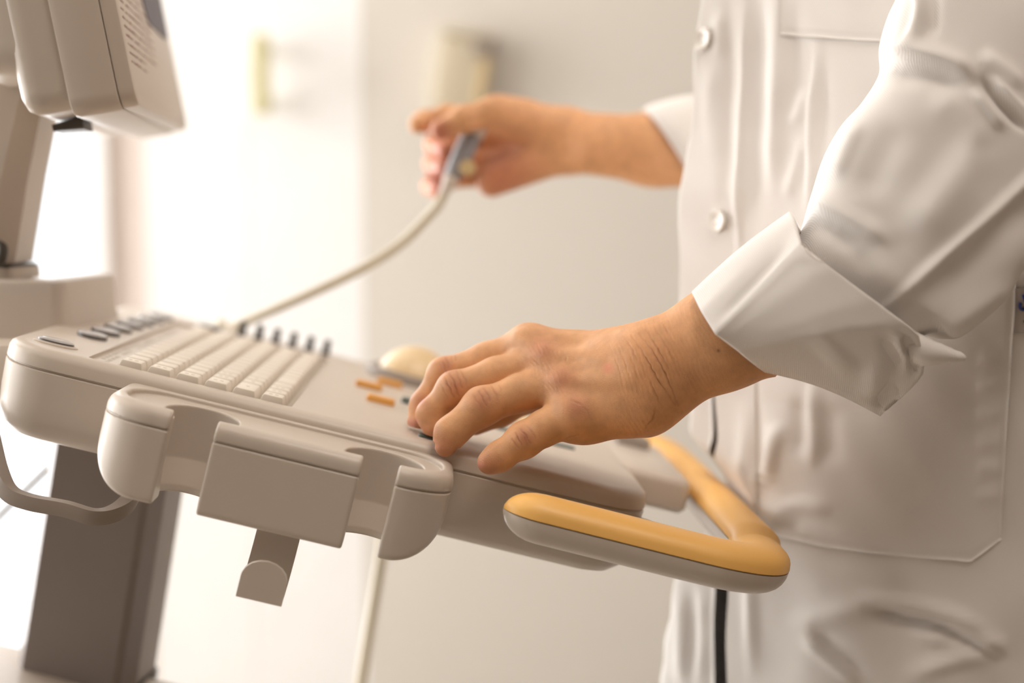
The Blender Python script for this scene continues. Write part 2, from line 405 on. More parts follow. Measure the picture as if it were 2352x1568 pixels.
# orange-topped hand rail sweeping round the operator's side
path = [(-.012, -.052), (.0, -.0525), (.05, -.0545), (.10, -.0565), (.122, -.0555), (.138, -.048), (.1475, -.034), (.1500, -.016), (.150, .05), (.150, .15), (.149, .28), (.146, .33), (.136, .352), (.118, .363), (.09, .366), (.04, .366)]
path = np.array([np.append(p, -.001-(.004 if p[1] < 0 else 0)) for p in smoothpath(path, 8)])
rr = np.ones(len(path)); s = np.r_[0, np.cumsum(np.linalg.norm(np.diff(path, axis=0), axis=1))]
for k, q in enumerate(s):
    if q < .022: rr[k] = math.sqrt(max(.02, 1-(1-q/.022)**2))
    e = s[-1]-q
    if e < .015: rr[k] = math.sqrt(max(.02, 1-(1-e/.015)**2))
hw = .0165
up_ = [(hw*math.cos(a)*1.0, .0128*abs(math.sin(a))**.8) for a in np.linspace(0, math.pi, 15)]
dn_ = [(hw*math.cos(a)*.99, -.0008-.0150*abs(math.sin(a))**.85) for a in np.linspace(math.pi, 2*math.pi, 15)]
def rail(prof):
    V, F = tube(path, rr, prof=np.array(prof), up=(0, 0, 1)); return Lc(V), F
hr = mk('hand_rail', *rail(dn_), MAT['cream'], um, angle=50)
mk('grip_cover', *rail(up_), MAT['orange'], hr, angle=50, label='orange grip on top of the rail')
# keys: 6 columns along the console, rows running away from the camera
kx = [-.2560+.01755*i for i in range(6)]; PIT = .01755
first = [1, 1, 1, 1.35, 1.9, 1.0]
kb = mk('keyboard', *rloft(-.2575, -.1483, .0123, .2930, .002, [(.0073, 0), (.0082, 0)], 2, Lc), MAT['key'], con)
kmesh = {}
for c_ in range(6):
    y = .0128
    row = 0
    while y < .288:
        wd = PIT*.93*(first[c_] if row == 0 else 1.0)
        if c_ == 5 and row in (3, 4, 5): wd = PIT*1.86 if row == 4 else wd
        if y+wd > .2935: break
        x0 = kx[c_]; x1 = x0+PIT-.0016; y1 = y+wd-.0010
        rings = []
        for z, i in ((.0084, 0), (.0105, .0003), (.0150, .0016), (.0158, .0022), (.0160, .0030)):
            p = rrect(x0+i, x1-i*1.0, y+i*.45, y1-i*.45, max(.0012-i*.2, .0006), 2)
            rings.append(np.column_stack([p, np.full(len(p), z)]))
        V, F = loft(rings); fm = [0]*len(F)
        if row == 0 or (row < 3 and c_ > 2):
            cx, cy = (x0+x1)/2, (y+y1)/2           # small illegible printed marks
            for dx in ((-.0022, .0016) if c_ != 4 else (0,)):
                q, g = box(cx+dx-.0011, cx+dx+.0011, cy-.0012, cy+.0012, .0159, .01604)
                F = F+[tuple(i+len(V) for i in f) for f in g]; fm += [1]*6; V = np.vstack([V, q])
        mk('key', Lc(V), F, MAT['key'], kb, angle=35, mats=[MAT['key'], MAT['legend']], fmat=fm)
        y += wd+.0006+(.0 if row else 0); row += 1
# printed legend strip above the first key column
marks = []
for i in range(26):
    y = .024+i*.0095; 
    for dx in (0, .0042):
        if RNG.random() < .8: marks.append(box(-.2705+dx, -.2705+dx+.0026, y, y+.003+.004*RNG.random(), .01022, .01034))
V, F = merge(*marks); mk('printed_legend', Lc(V), F, MAT['legend'], con, smooth=False)
# buttons on the panel
def oval(x, y, a, b, z0, h, mat, name, dome=.0008, **kw):
    prof = [(1.0, z0), (1.0, z0+h*.7), (.94, z0+h), (.75, z0+h+dome*.6), (.4, z0+h+dome*.9), (.0, z0+h+dome)]
    V, F = lathe(prof, 22); V = np.asarray(V); V = np.column_stack([x+V[:, 0]*a, y+V[:, 1]*b, V[:, 2]])
    two = mat == 'slate'                          # dark keys; the paler cap has the window reflection painted in
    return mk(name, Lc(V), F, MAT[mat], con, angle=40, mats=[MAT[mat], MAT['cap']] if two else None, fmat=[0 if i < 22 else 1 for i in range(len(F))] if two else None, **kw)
oval(-.2985, .0300, .0140, .0075, .0122, .0012, 'cream', 'button_bezel')
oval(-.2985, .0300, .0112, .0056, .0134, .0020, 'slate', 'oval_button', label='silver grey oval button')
for i in range(7): oval(-.2925+.001*i, .098+.0335*i, .0100, .0085, .0125, .0030, 'slate', 'soft_key', label='dark oval soft key with a pale reflection painted on top')
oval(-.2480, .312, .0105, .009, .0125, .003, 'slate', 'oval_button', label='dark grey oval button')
for i in range(6):
    x = -.2225+.0139*i; y = .315+.0025*i
    V, F = rloft(x-.0030, x+.0030, y-.0025, y+.0025, .0012, [(.012, -.001), (.016, 0), (.0235, .0003), (.0250, .0012)], 3, Lc)
    mk('slider_knob', V, F, MAT['dark'], con, angle=40)
# trackball dial, amber keys, grey-green keys
V, F = lathe([(.0400, .012), (.0410, .0135), (.0395, .018), (.0345, .0200), (.0325, .0185), (.0325, .012)], 40, None, (-.076, .296)); mk('trackball_ring', Lc(V), F, MAT['grey'], con, angle=40)
a = np.linspace(.1, math.pi/2, 12); V, F = lathe([(.0322*math.cos(t), .0088+.0322*math.sin(t)) for t in a], 40, None, (-.076, .296)); mk('trackball', Lc(V), F, MAT['ball'], con, angle=40, label='pale amber trackball')
def block(x0, x1, y0, y1, h, mat, name, z0=.0123, **kw):
    V, F = rloft(x0, x1, y0, y1, .002, [(z0, 0), (z0+h*.7, 0), (z0+h*.93, .0006), (z0+h, .0016)], 3, Lc); return mk(name, V, F, MAT[mat], con, angle=40, **kw)
for x0, y0 in ((-.1185, .181), (-.1045, .226), (-.107, .119)): block(x0, x0+.0200, y0, y0+.011, .0045, 'amber', 'amber_key', label='amber rectangular key')
block(-.083, -.070, .150, .160, .004, 'teal', 'round_key')
for x0, x1, y in ((.020, .043, .128), (-.014, .006, .139), (-.0075, .0035, .0405), (-.056, -.0385, .0385), (-.068, -.057, .020), (.014, .030, .190)):
    block(x0, x1, y-.004, y+.004, .0020, 'teal', 'grey_key')
V, F = lathe([(.014, .012), (.014, .014), (.0115, .0165), (0, .0185)], 28, None, (.0060, .205)); mk('amber_dial', Lc(V), F, MAT['ball'], con, angle=40)
block(.086, .112, .222, .250, .0075, 'grey', 'end_key')

# ---------------------------------------------------------------- probe holder on the near side
def plan(p, x0, x1, y0, y1, r):
    qx = np.abs(p[:, 0]-(x0+x1)/2)-(x1-x0)/2+r; qy = np.abs(p[:, 1]-(y0+y1)/2)-(y1-y0)/2+r
    return np.hypot(np.maximum(qx, 0), np.maximum(qy, 0))+np.minimum(np.maximum(qx, qy), 0)-r
HX0, HX1, HY0 = -.2475, -.0415, -.0640
def holder(p):
    pl = plan(p, HX0, HX1, HY0, .03, .030)
    ez = np.stack([p[:, 0], p[:, 2]], 1); el = plan(ez, HX0, HX1, -.0485, .06, .030)
    d = smax(smax(pl, el, .004), p[:, 2]-.0060, .009)
    d = np.maximum(d, p[:, 1]-.0012)
    groove = np.maximum(np.abs(p[:, 2]+.0052)-.0006, -(pl+.0014)); d = np.maximum(d, -groove)
    # shallow tray inside the rim
    tr = plan(p, HX0+.0105, HX1-.0090, HY0+.0080, -.0040, .0225); d = smax(d, -np.maximum(tr, .0022-p[:, 2]+.04*(p[:, 1]+.03)), .0018)
    for hx, xs0, xs1, r in ((-.193, -.2055, -.1805, .0215), (-.0845, -.0965, -.0760, .0235)):
        rad = np.hypot(p[:, 0]-hx, p[:, 1]+.0320)
        hole = np.minimum(np.maximum(rad-r, -.0290-p[:, 2]), rad-np.clip(r-.006+(p[:, 2]+.044)*.4, r-.006, r))
        d = smax(d, -hole, .0012)
        slot = np.maximum(np.abs(p[:, 0]-(xs0+xs1)/2)-(xs1-xs0)/2, p[:, 1]+.034)
        d = smax(d, -slot, .0018)
    # inner hollow of the middle panel so the wall is a shell at the bottom
    return d
Xh, Fh = nets(holder, (-.252, -.069, -.053), (-.037, .006, .012), .0008)
ho = mk('probe_holder', Lc(Xh), Fh, MAT['cream'], um)
# J-shaped cable hook under the holder
prof = smoothpath([(-.030, -.040), (-.031, -.058), (-.036, -.072), (-.045, -.082), (-.056, -.0865), (-.0635, -.0860)], 5)
jr = []
xw = np.linspace(-1, 1, 9)
def strap(xc, hw_, pr, th):
    rings = []
    T = np.gradient(pr, axis=0); T /= np.linalg.norm(T, axis=1)[:, None]; N = np.stack([-T[:, 1], T[:, 0]], 1)
    for p, n_ in zip(pr, N):
        a, b = p-n_*th/2, p+n_*th/2
        rings.append([(xc-hw_, *a), (xc+hw_, *a), (xc+hw_, *b), (xc-hw_, *b)])
    return loft([np.array(r) for r in rings])
s1 = strap(-.1345, .0128, prof, .003)
pl_ = [(-.1475, -.0872), (-.1213, -.0872), (-.1213, -.0745)]+[(-.1344+.0131*math.cos(a), -.0745+.0105*math.sin(a)) for a in np.linspace(.15, math.pi-.15, 9)]+[(-.1475, -.0745)]
q = np.array(pl_); n = len(q)
V2 = np.vstack([np.column_stack([q[:, 0], np.full(n, -.0665), q[:, 1]]), np.column_stack([q[:, 0], np.full(n, -.0630), q[:, 1]])])
F2 = [tuple(range(n)), tuple(range(2*n-1, n-1, -1))]+[((i+1) % n, i, n+i, n+(i+1) % n) for i in range(n)]
V, F = merge(s1, (V2, F2)); mk('cable_hook', Lc(V), F, MAT['cream'], ho, smooth=True, angle=40)
# bracket loop behind the holder
pts = [W(*q) for q in ((-40, 935, .88), (-22, 1000, .86), (-2, 1085, .845), (22, 1132, .84), (70, 1153, .838), (150, 1168, .838), (215, 1186, .838), (262, 1178, .842), (296, 1150, .850), (318, 1100, .865), (325, 1040, .875))]
V, F = tube(smoothpath(pts, 6), 1, prof=np.array([(-.0040, -.0042), (.0040, -.0042), (.0046, 0), (.0040, .0042), (-.0040, .0042), (-.0046, 0)]), up=EZ)
mk('bracket', V, F, MAT['grey'], um, angle=50)

# ---------------------------------------------------------------- column and cart
cart_z = np.dot(W(300, 1551, 1.06)-P1, EZ)
def colbeam(z0, z1, k):
    lo, hi = [], []
    bl, br, tl, tr = W(22, 1560, 1.02), W(303, 1552, 1.02), W(102, 1030, 1.02), W(368, 1150, 1.02)
    axis = unit((tl-bl)+(tr-br)); mid = (bl+br)/2; wv = br-bl; wd = np.linalg.norm(wv-axis*wv.dot(axis)); xs = unit(wv-axis*wv.dot(axis)); ys = np.cross(axis, xs)
    prof = np.array([(-.5, .16), (-.41, 0), (.35, 0), (.41, .03), (.5, .20), (.5, .85), (.42, .95), (-.42, .95), (-.5, .85)])*wd
    rings = []
    for t in (z0, z1):
        rings.append(mid+axis*t+(prof[:, :1]*xs*k+(prof[:, 1:]-(.5*wd*(1-k)))*ys*1.0))
    return loft(rings, flip=False)
V, F = colbeam(-.02, .175, 1); mk('column', V, F, MAT['column'], um, smooth=False)
V, F = colbeam(-.012, -.0035, 1.05); mk('column_gasket', V, F, MAT['dark'], um, smooth=False)
cart = mk('cart_body', *rloft(-.40, .02, -.06, .206, .03, [(-.66+.12, .02), (cart_z-.03, 0), (cart_z-.010, .001), (cart_z-.003, .005), (cart_z, .014)], 6, Lc), MAT['cream'], um, angle=40)
# straight skirt down to the castors
b0 = Lc((-.19, .09, -.45)); skirt = rloft(b0[0]-.17, b0[0]+.17, b0[1]-.15, b0[1]+.15, .03, [(.11, .01), (.13, 0), (b0[2]+.02, 0)], 5)
mk('cart_base', *skirt, MAT['grey'], um, angle=40)
for sx in (-.14, .14):
    for sy in (-.12, .12):
        V, F = lathe([(.0, -.012), (.045, -.012), (.05, -.006), (.05, .006), (.045, .012), (0, .012)], 24)
        V = np.column_stack([b0[0]+sx+V[:, 2], b0[1]+sy+V[:, 1], .05+V[:, 0]]); mk('caster', V, F, MAT['dark'], um, angle=40)
        mk('caster_fork', *box(b0[0]+sx-.017, b0[0]+sx+.017, b0[1]+sy-.012, b0[1]+sy+.012, .052, .118), MAT['grey'], um, smooth=False)
# thin cord and yellow cord end behind the column
V, F = tube(smoothpath([W(-60, 1245, 1.16), W(0, 1184, 1.15), W(95, 1090, 1.14), W(190, 1000, 1.12), W(220, 940, 1.10)], 6), .0026, 8); mk('cord', V, F, MAT['grey'], um)
V, F = tube(smoothpath([W(-60, 1470, 1.25), W(-10, 1484, 1.25), W(14, 1500, 1.25), W(10, 1530, 1.25), W(-12, 1560, 1.25), W(-60, 1600, 1.25)], 6), .0035, 8); mk('yellow_cord', V, F, MAT['yellow'], um)
# ---------------------------------------------------------------- rear block, arm and monitor
bA = W(152, 745, .965)
V, F = rloft(bA[0]-.115, bA[0]+.001, bA[1], bA[1]+.13, .012, [(bA[2]-.035, -.002), (bA[2]-.004, -.0015), (bA[2]+.004, 0), (bA[2]+.0250, .0015), (bA[2]+.0283, .0030), (bA[2]+.0300, .007)], 6)
mk('rear_block', V, F, MAT['cream'], um, angle=40)
V, F = rloft(bA[0]-.16, bA[0]+.015, bA[1]-.045, bA[1]+.14, .02, [(bA[2]-.050, .01), (bA[2]-.040, 0), (bA[2]-.016, 0), (bA[2]-.0105, .003), (bA[2]-.009, .010)], 6)
mk('rear_deck', V, F, MAT['cream'], um, angle=40)
z0 = bA[2]+.029
V, F = rloft(W(-75, 640, .99)[0], W(36, 640, .99)[0], bA[1]+.02, bA[1]+.085, .006, [(z0, 0), (z0+.0085, .0005)], 4); mk('arm_collar', V, F, MAT['cream'], um, angle=40)
V, F = rloft(W(-75, 640, .99)[0], W(30, 640, .99)[0], bA[1]+.022, bA[1]+.083, .005, [(z0+.0085, 0), (z0+.0105, 0)], 4); mk('arm_gasket', V, F, MAT['dark'], um, angle=40)
def arm_ring(pl, pm, pr, D):
    a, b, c_ = W(*pl, D), W(*pm, D), W(*pr, D+.012)
    return np.array([a, b, c_, c_+np.array([-.004, .05, 0]), a+np.array([0, .06, 0])])
V, F = loft([arm_ring((-78, 607), (-22, 607), (33, 605), .985), arm_ring((-40, 400), (0, 420), (66, 400), .980), arm_ring((-5, 180), (55, 180), (104, 205), .975), arm_ring((15, 60), (75, 60), (122, 60), .97)])
mk('arm', V, F, MAT['cream'], um, smooth=False)
V, F = tube(smoothpath([W(-8, 560, .978), W(6, 568, .976), W(4, 590, .976), W(-4, 606, .976)], 4), .0035, 8); mk('arm_latch', V, F, MAT['dark'], um)
# monitor frame: S sideways (into the room), T up, N towards the operator
M0 = W(318, 240, .888); S_ = unit(np.array([-.114, 1, .0])); T_ = unit(W(268, -20, .888)-M0); T_ = unit(T_-S_*T_.dot(S_)); N_ = np.cross(T_, S_)
if N_[0] < 0: N_ = -N_
def Mm(V):
    V = np.asarray(V, float); return M0+V[:, :1]*S_+V[:, 1:2]*T_+V[:, 2:]*N_
mon = mk('monitor', *rloft(-.001, .281, -.001, .262, .012, [(-.0420, .006), (-.0405, .0012), (-.037, 0), (-.0125, 0), (-.0112, .0008)], 6, Mm), MAT['cream'], um, angle=40)
mk('front_bezel', *rloft(0, .280, 0, .26, .012, [(-.0118, .0016), (-.0108, .0014), (-.0104, 0), (-.0030, 0), (-.0010, .0008), (0, .003)], 6, Mm), MAT['cream'], mon, angle=40)
mk('rear_shell', *rloft(.004, .275, .0045, .255, .014, [(-.0720, .012), (-.0690, .004), (-.064, .0008), (-.058, 0), (-.0415, 0)], 6, Mm), MAT['cream'], mon, angle=40)
V, F = rloft(.0055, .26, .030, .24, .02, [(-.115, .030), (-.110, .016), (-.095, .006), (-.0600, 0)], 6, Mm); mk('rear_housing', V, F, MAT['cream'], mon, angle=40)
mk('screen', *rloft(.135, .262, .0700, .240, .02, [(-.0005, 0), (.0009, .0002)], 5, Mm), MAT['screen'], mon, angle=40, label='dark violet grey screen')
V, F = rloft(.050, .085, -.0045, .004, .003, [(-.064, .002), (-.044, 0)], 3, Mm); mk('hinge_latch', V, F, MAT['dark'], mon, smooth=False)
marks = []
for r in range(15):
    t = .0275+r*.0056; s0 = .010
    for k in range(int(34+12*RNG.random()) if r > 1 else 22):
        if RNG.random() < .84: marks.append(box(s0+k*.0033, s0+k*.0033+.0021, t, t+.0012*(1+.5*(RNG.random() < .3)), .0, .00012))
V, F = merge(*marks); mk('printed_text', Mm(V), F, MAT['ink'], mon, smooth=False, label='rows of small reddish brown printed text')
# ================================================================== the person
person = empty('person', (.30, 1.03, 0), label='person in white lab coat with turned-up cuffs, working the console and holding a probe', category='person')
def WP(l): return [W(*q) for q in l]
# ---- near (left) hand, palm down on the panel
FING = {
 'index':  ([(1214, 792, .893), (1118, 826, .900), (1020, 858, .905), (972, 930, .905), (960, 967, .901)], [.0116, .0104, .0094, .0080, .0070]),
 'middle': ([(1252, 834, .880), (1140, 863, .883), (1044, 893, .885), (991, 951, .886), (998, 981, .883)], [.0122, .0112, .0101, .0088, .0076]),
 'ring':   ([(1288, 886, .868), (1195, 902, .867), (1107, 933, .866), (1035, 994, .863), (1023, 1022, .861)], [.0122, .0111, .0110, .0094, .0076]),
 'pinky':  ([(1304, 955, .853), (1250, 983, .852), (1203, 1010, .850), (1146, 1049, .847), (1123, 1062, .846)], [.0110, .0103, .0098, .0085, .0070]),
 'thumb':  ([(1300, 905, .905), (1222, 911, .912), (1150, 945, .914), (1092, 970, .913)], [.0120, .0092, .0090, .0082]),
}
FW = {k: (WP(v[0]), v[1]) for k, v in FING.items()}
def near_hand(p):
    P = [(( 1440, 812, .868), (1214, 795, .893), .0130, .0112), ((1450, 845, .853), (1252, 836, .880), .0135, .0118), ((1455, 885, .847), (1288, 892, .868), .0135, .0118),
         ((1462, 922, .845), (1322, 950, .853), .0130, .0108), ((1482, 944, .847), (1345, 966, .858), .0142, .0108), ((1450, 880, .880), (1290, 880, .900), .0170, .0130),
         ((1470, 870, .880), (1320, 910, .905), .0150, .0140), ((1345, 962, .857), (1306, 962, .858), .0110, .0108)]
    d = None
    for a, b, ra, rb in P:
        c = capsule(p, W(*a), W(*b), ra, rb); d = c if d is None else smin(d, c, .013)
    for o in (-1, 1):
        f = chain(p, WP([(1440+o*14, 862+o*27, .856), (1505+o*15, 850+o*26, .846), (1655+o*15, 778+o*26, .838), (1780+o*16, 735+o*28, .838), (1930+o*18, 660+o*34, .838), (2160+o*22, 500+o*40, .834)]), [.0190, .0200, .0212, .0222, .0240, .0330], .01)
        d = smin(d, f, .016)
    # extensor tendons, knuckle heads and a vein
    for a, b in (((1452, 835, .8365), (1262, 815, .8645)), ((1458, 868, .8305), (1300, 872, .8525)), ((1445, 800, .852), (1228, 772, .880))):
        d = smin(d, capsule(p, W(*a), W(*b), .0026, .0030), .008)
    for q, r in (((1212, 786, .8865), .0085), ((1252, 826, .8735), .0090), ((1290, 883, .861), .0090), ((1316, 951, .8470), .0075)):
        d = smin(d, np.linalg.norm(p-W(*q).astype(np.float32), axis=1)-r, .014)
    d = smin(d, chain(p, WP([(1500, 815, .832), (1430, 806, .843), (1390, 830, .842), (1330, 850, .8505)]), [.0016, .0018, .0018, .0014], .003), .005)
    base = d; out = base
    for k, (pts, rad) in FW.items():
        f = chain(p, pts, rad, .005)
        if k != 'thumb':                         # knuckle of the middle joint, soft pad at the tip
            f = smin(f, np.linalg.norm(p-(pts[2]-VIEW*rad[2]*.25).astype(np.float32), axis=1)-rad[2]*.90, .006)
        out = smin(out, smin(base, f, .0065 if k != 'pinky' else .0045), .0008)
    return out
HP = np.array([q for v in FW.values() for q in v[0]])
lo = HP.min(0)-.02; hi = np.maximum(HP.max(0), W(1760, 600, .81))+.02; hi[0] = W(1810, 700, .81)[0]; lo[1] = .775; hi[2] = W(1700, 580, .80)[2]+.02
hi[1] = HP[:, 1].max()+.03
def clipped(p):
    q = (p-P1.astype(np.float32)) @ R3.T.astype(np.float32)          # pads flatten where they meet the panel
    return np.maximum(np.maximum(near_hand(p), p[:, 0]-float(W(1800, 700, .81)[0])), np.minimum(.0149-q[:, 2], q[:, 1]+.008))
Xn, Fn = nets(clipped, lo, hi, .0007)
# creases drawn where the skin folds (photo survey), carved a fraction of a millimetre
CRE = [([(1023, 821), (1029, 833), (1029, 845)], .35), ([(1018, 832), (1021, 842), (1025, 855)], .4), ([(1036, 816), (1039, 832)], .25), ([(1044, 814), (1048, 828)], .25),
 ([(1031, 857), (1039, 868), (1045, 882), (1053, 908)], .45), ([(1023, 869), (1029, 884), (1035, 896), (1042, 910)], .45), ([(1048, 852), (1057, 876), (1061, 890)], .32), ([(1057, 850), (1068, 870), (1071, 882)], .28), ([(1013, 884), (1022, 902), (1028, 914)], .25),
 ([(1101, 898), (1108, 914), (1117, 930)], .42), ([(1110, 892), (1121, 906), (1126, 920)], .34), ([(1129, 886), (1139, 905), (1143, 918)], .30), ([(1088, 908), (1096, 922), (1106, 936)], .24), ([(1146, 886), (1151, 900)], .2),
 ([(1185, 995), (1191, 1007), (1197, 1020)], .42), ([(1196, 985), (1208, 1000), (1218, 1016)], .42), ([(1202, 999), (1208, 1010), (1210, 1020)], .34), ([(1211, 980), (1222, 992), (1229, 1005)], .25), ([(1176, 1008), (1184, 1020), (1192, 1028)], .3),
 ([(1449, 769), (1474, 805), (1494, 840), (1512, 874), (1551, 930)], .42), ([(1466, 765), (1497, 803), (1517, 836), (1530, 862), (1557, 930)], .45), ([(1484, 757), (1512, 803), (1535, 846)], .38), ([(1432, 772), (1452, 800), (1470, 838)], .28), ([(1500, 748), (1528, 790), (1548, 826), (1560, 862)], .26), ([(1484, 850), (1502, 895), (1524, 940)], .28), ([(1520, 740), (1552, 790)], .2),
 ([(1506, 935), (1503, 960), (1482, 985)], .35), ([(1330, 925), (1352, 948), (1362, 972)], .11), ([(1312, 918), (1335, 930)], .2), ([(1300, 1008), (1330, 998)], .3)]
RC = [([(1225+i*13+RNG.uniform(-3, 3), 784+i*2), (1236+i*13, 795+i*6+RNG.uniform(-3, 3)), (1243+i*12, 812+i*5)], .16) for i in range(6)]
RC += [([(1180+i*16, 806+i*4), (1200+i*16, 826+i*5), (1214+i*15, 838+i*6)], .14) for i in range(6)]
RC += [([(1220+i*14, 862+i*3), (1240+i*14, 878+i*6), (1258+i*13, 902+i*5)], .14) for i in range(6)]
RC += [([(1400+i*19, 790+i*2), (1420+i*19, 840), (1436+i*19, 900)], .13) for i in range(7)]
q = proj(Xn); Nn = vnormals(Xn, Fn); fac = np.clip(-(Nn @ VIEW)*1.6, 0, 1)
wob = .9*np.sin(q[:, 1]*.35)+.7*np.sin(q[:, 0]*.22+q[:, 1]*.11)
qq = q[:, :2]+np.stack([wob, wob*.4], 1)
near_f = q[:, 2] < np.interp(q[:, 0], [950, 1200, 1500], [.91, .90, .86])
dz = np.zeros(len(q))
for poly, A in CRE+RC:
    P = np.array(poly, float); m = np.where(((qq > P.min(0)-12) & (qq < P.max(0)+12)).all(1) & near_f)[0]
    if len(m) == 0: continue
    d, s = polydist(qq[m], P); L_ = np.linalg.norm(P[-1]-P[0])
    e = np.minimum(np.linalg.norm(qq[m]-P[0], axis=1), np.linalg.norm(qq[m]-P[-1], axis=1))/(L_*.35+1)
    dz[m] += A*np.clip(e, .25, 1)*(-np.exp(-(d/1.7)**2)+.28*np.exp(-((d-4.5)/3)**2))
ph_ = (q[:, 0]*.87-q[:, 1]*.40)*2*math.pi/9.5+1.6*np.sin(q[:, 1]*.045+q[:, 0]*.02)+1.1*np.sin(q[:, 1]*.11-q[:, 0]*.05)
msk = np.clip((q[:, 0]-1350)/120, 0, 1)*np.clip((1690-q[:, 0])/120, .25, 1)*(.35+.65*(np.sin(q[:, 0]*.05+1.2*np.sin(q[:, 1]*.04))*np.sin(q[:, 1]*.055+1)*.5+.5))
msk = msk+.8*np.exp(-((q[:, :2]-np.array([1235, 815]))**2).sum(1)/45**2)+.8*np.exp(-((q[:, :2]-np.array([1275, 880]))**2).sum(1)/45**2)
dz += .046*msk*np.sin(ph_)
Xn = Xn+Nn*(dz*fac*.0017)[:, None]
def tones(X, N, near=True):
    """skin colour with some shade painted in: warm base, redder knuckles and nails, small marks"""
    base = np.array(srgb(218, 164, 118)[:3]); c = np.tile(base, (len(X), 1)); q = proj(X)[:, :2]
    def blob(xy, r, col, a):
        nonlocal c
        w = (a*np.exp(-(((q-np.array(xy))/r)**2).sum(1)))[:, None]; c = c*(1-w)+np.array(srgb(*col)[:3])*w
    if near:
        for xy, r in (((1022, 840), 22), ((1044, 885), 24), ((1108, 920), 26), ((1204, 1004), 22), ((1245, 800), 34), ((1290, 870), 34), ((1325, 935), 30), ((965, 920), 22), ((975, 1000), 30), ((1020, 1030), 30), ((1120, 1070), 34)):
            blob(xy, r, (184, 114, 90), .55)
        blob((1397, 845), 12, (224, 126, 102), .5); blob((1650, 805), 3.2, (96, 60, 48), .8); blob((1500, 830), 90, (208, 142, 96), .35)
        blob((948, 972), 13, (236, 172, 158), .85); blob((1001, 1028), 8, (238, 180, 160), .8); blob((1103, 1066), 8, (228, 160, 142), .7)
    else:  # redder palm and fingertips, also darkened to paint in their shade
        for xy, r in (((1010, 300), 26), ((1010, 345), 34), ((1005, 395), 34), ((1000, 430), 30)): blob(xy, r, (178, 100, 84), .8)
        blob((1150, 400), 90, (172, 94, 76), .65)
    if near:                                     # reddish crease pigment, deepened as painted shade so the creases read
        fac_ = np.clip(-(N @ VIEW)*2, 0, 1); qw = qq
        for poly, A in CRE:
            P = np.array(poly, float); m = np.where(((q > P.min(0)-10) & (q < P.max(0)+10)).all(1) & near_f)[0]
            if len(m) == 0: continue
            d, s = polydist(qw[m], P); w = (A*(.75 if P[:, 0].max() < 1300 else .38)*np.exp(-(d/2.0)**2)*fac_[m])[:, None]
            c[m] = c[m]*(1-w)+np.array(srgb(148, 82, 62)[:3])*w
    return c
def colour(o, c):
    a = o.data.color_attributes.new('tone', 'FLOAT_COLOR', 'POINT')
    a.data.foreach_set('color', np.column_stack([c, np.ones(len(c))]).astype(np.float32).ravel())
# ---- far (right) hand closed round the probe
def far_hand(p):
    d = None
    for a, b, ra, rb in (((1500, 322, 1.2), (1320, 312, 1.2), .0200, .0195), ((1500, 366, 1.2), (1320, 342, 1.2), .0200, .0190), ((1640, 350, 1.2), (1500, 345, 1.2), .033, .0270),
                         ((1290, 300, 1.19), (1165, 272, 1.185), .0190, .0165), ((1280, 358, 1.19), (1130, 415, 1.195), .0150, .0130), ((1300, 330, 1.212), (1140, 300, 1.232), .0170, .0130), ((1300, 345, 1.212), (1140, 385, 1.232), .0170, .0130)):
        c = capsule(p, W(*a), W(*b), ra, rb); d = c if d is None else smin(d, c, .014)
    base = d; out = d
    for pts, rad in (([(1200, 272, 1.185), (1138, 256, 1.176), (1064, 274, 1.170), (1012, 298, 1.172)], [.0150, .0125, .0105, .0085]),
                     ([(1140, 290, 1.236), (1030, 268, 1.246), (974, 279, 1.240), (959, 286, 1.222)], [.0115, .0100, .0088, .0078]),
                     ([(1140, 325, 1.240), (1035, 316, 1.252), (1000, 332, 1.228), (1026, 345, 1.203)], [.0115, .0102, .0090, .0080]),
                     ([(1140, 365, 1.240), (1030, 362, 1.252), (998, 376, 1.228), (1022, 390, 1.203)], [.0115, .0102, .0090, .0080]),
                     ([(1135, 402, 1.234), (1030, 408, 1.242), (992, 426, 1.224), (1008, 438, 1.203)], [.0105, .0092, .0082, .0074])):
        f = chain(p, WP(pts), rad, .006); out = smin(out, smin(base, f, .009), .0012)
    return out
PA, PB = W(1100, 278, 1.186), W(1018, 448, 1.186)
def far_clip(p): return np.maximum(np.maximum(far_hand(p), p[:, 0]-float(W(1640, 350, 1.2)[0])), .0112-(capsule(p, PA-(PB-PA)*.25, PB+(PB-PA)*.05, 0, 0)))
FP = np.array(WP([(945, 180, 1.25), (1650, 480, 1.14)])); lo = np.array([FP[0, 0], 1.09, FP[1, 2]-.02]); hi = np.array([FP[1, 0]+.02, 1.27, FP[0, 2]+.03])
Xf, Ff = nets(far_clip, lo, hi, .0014)
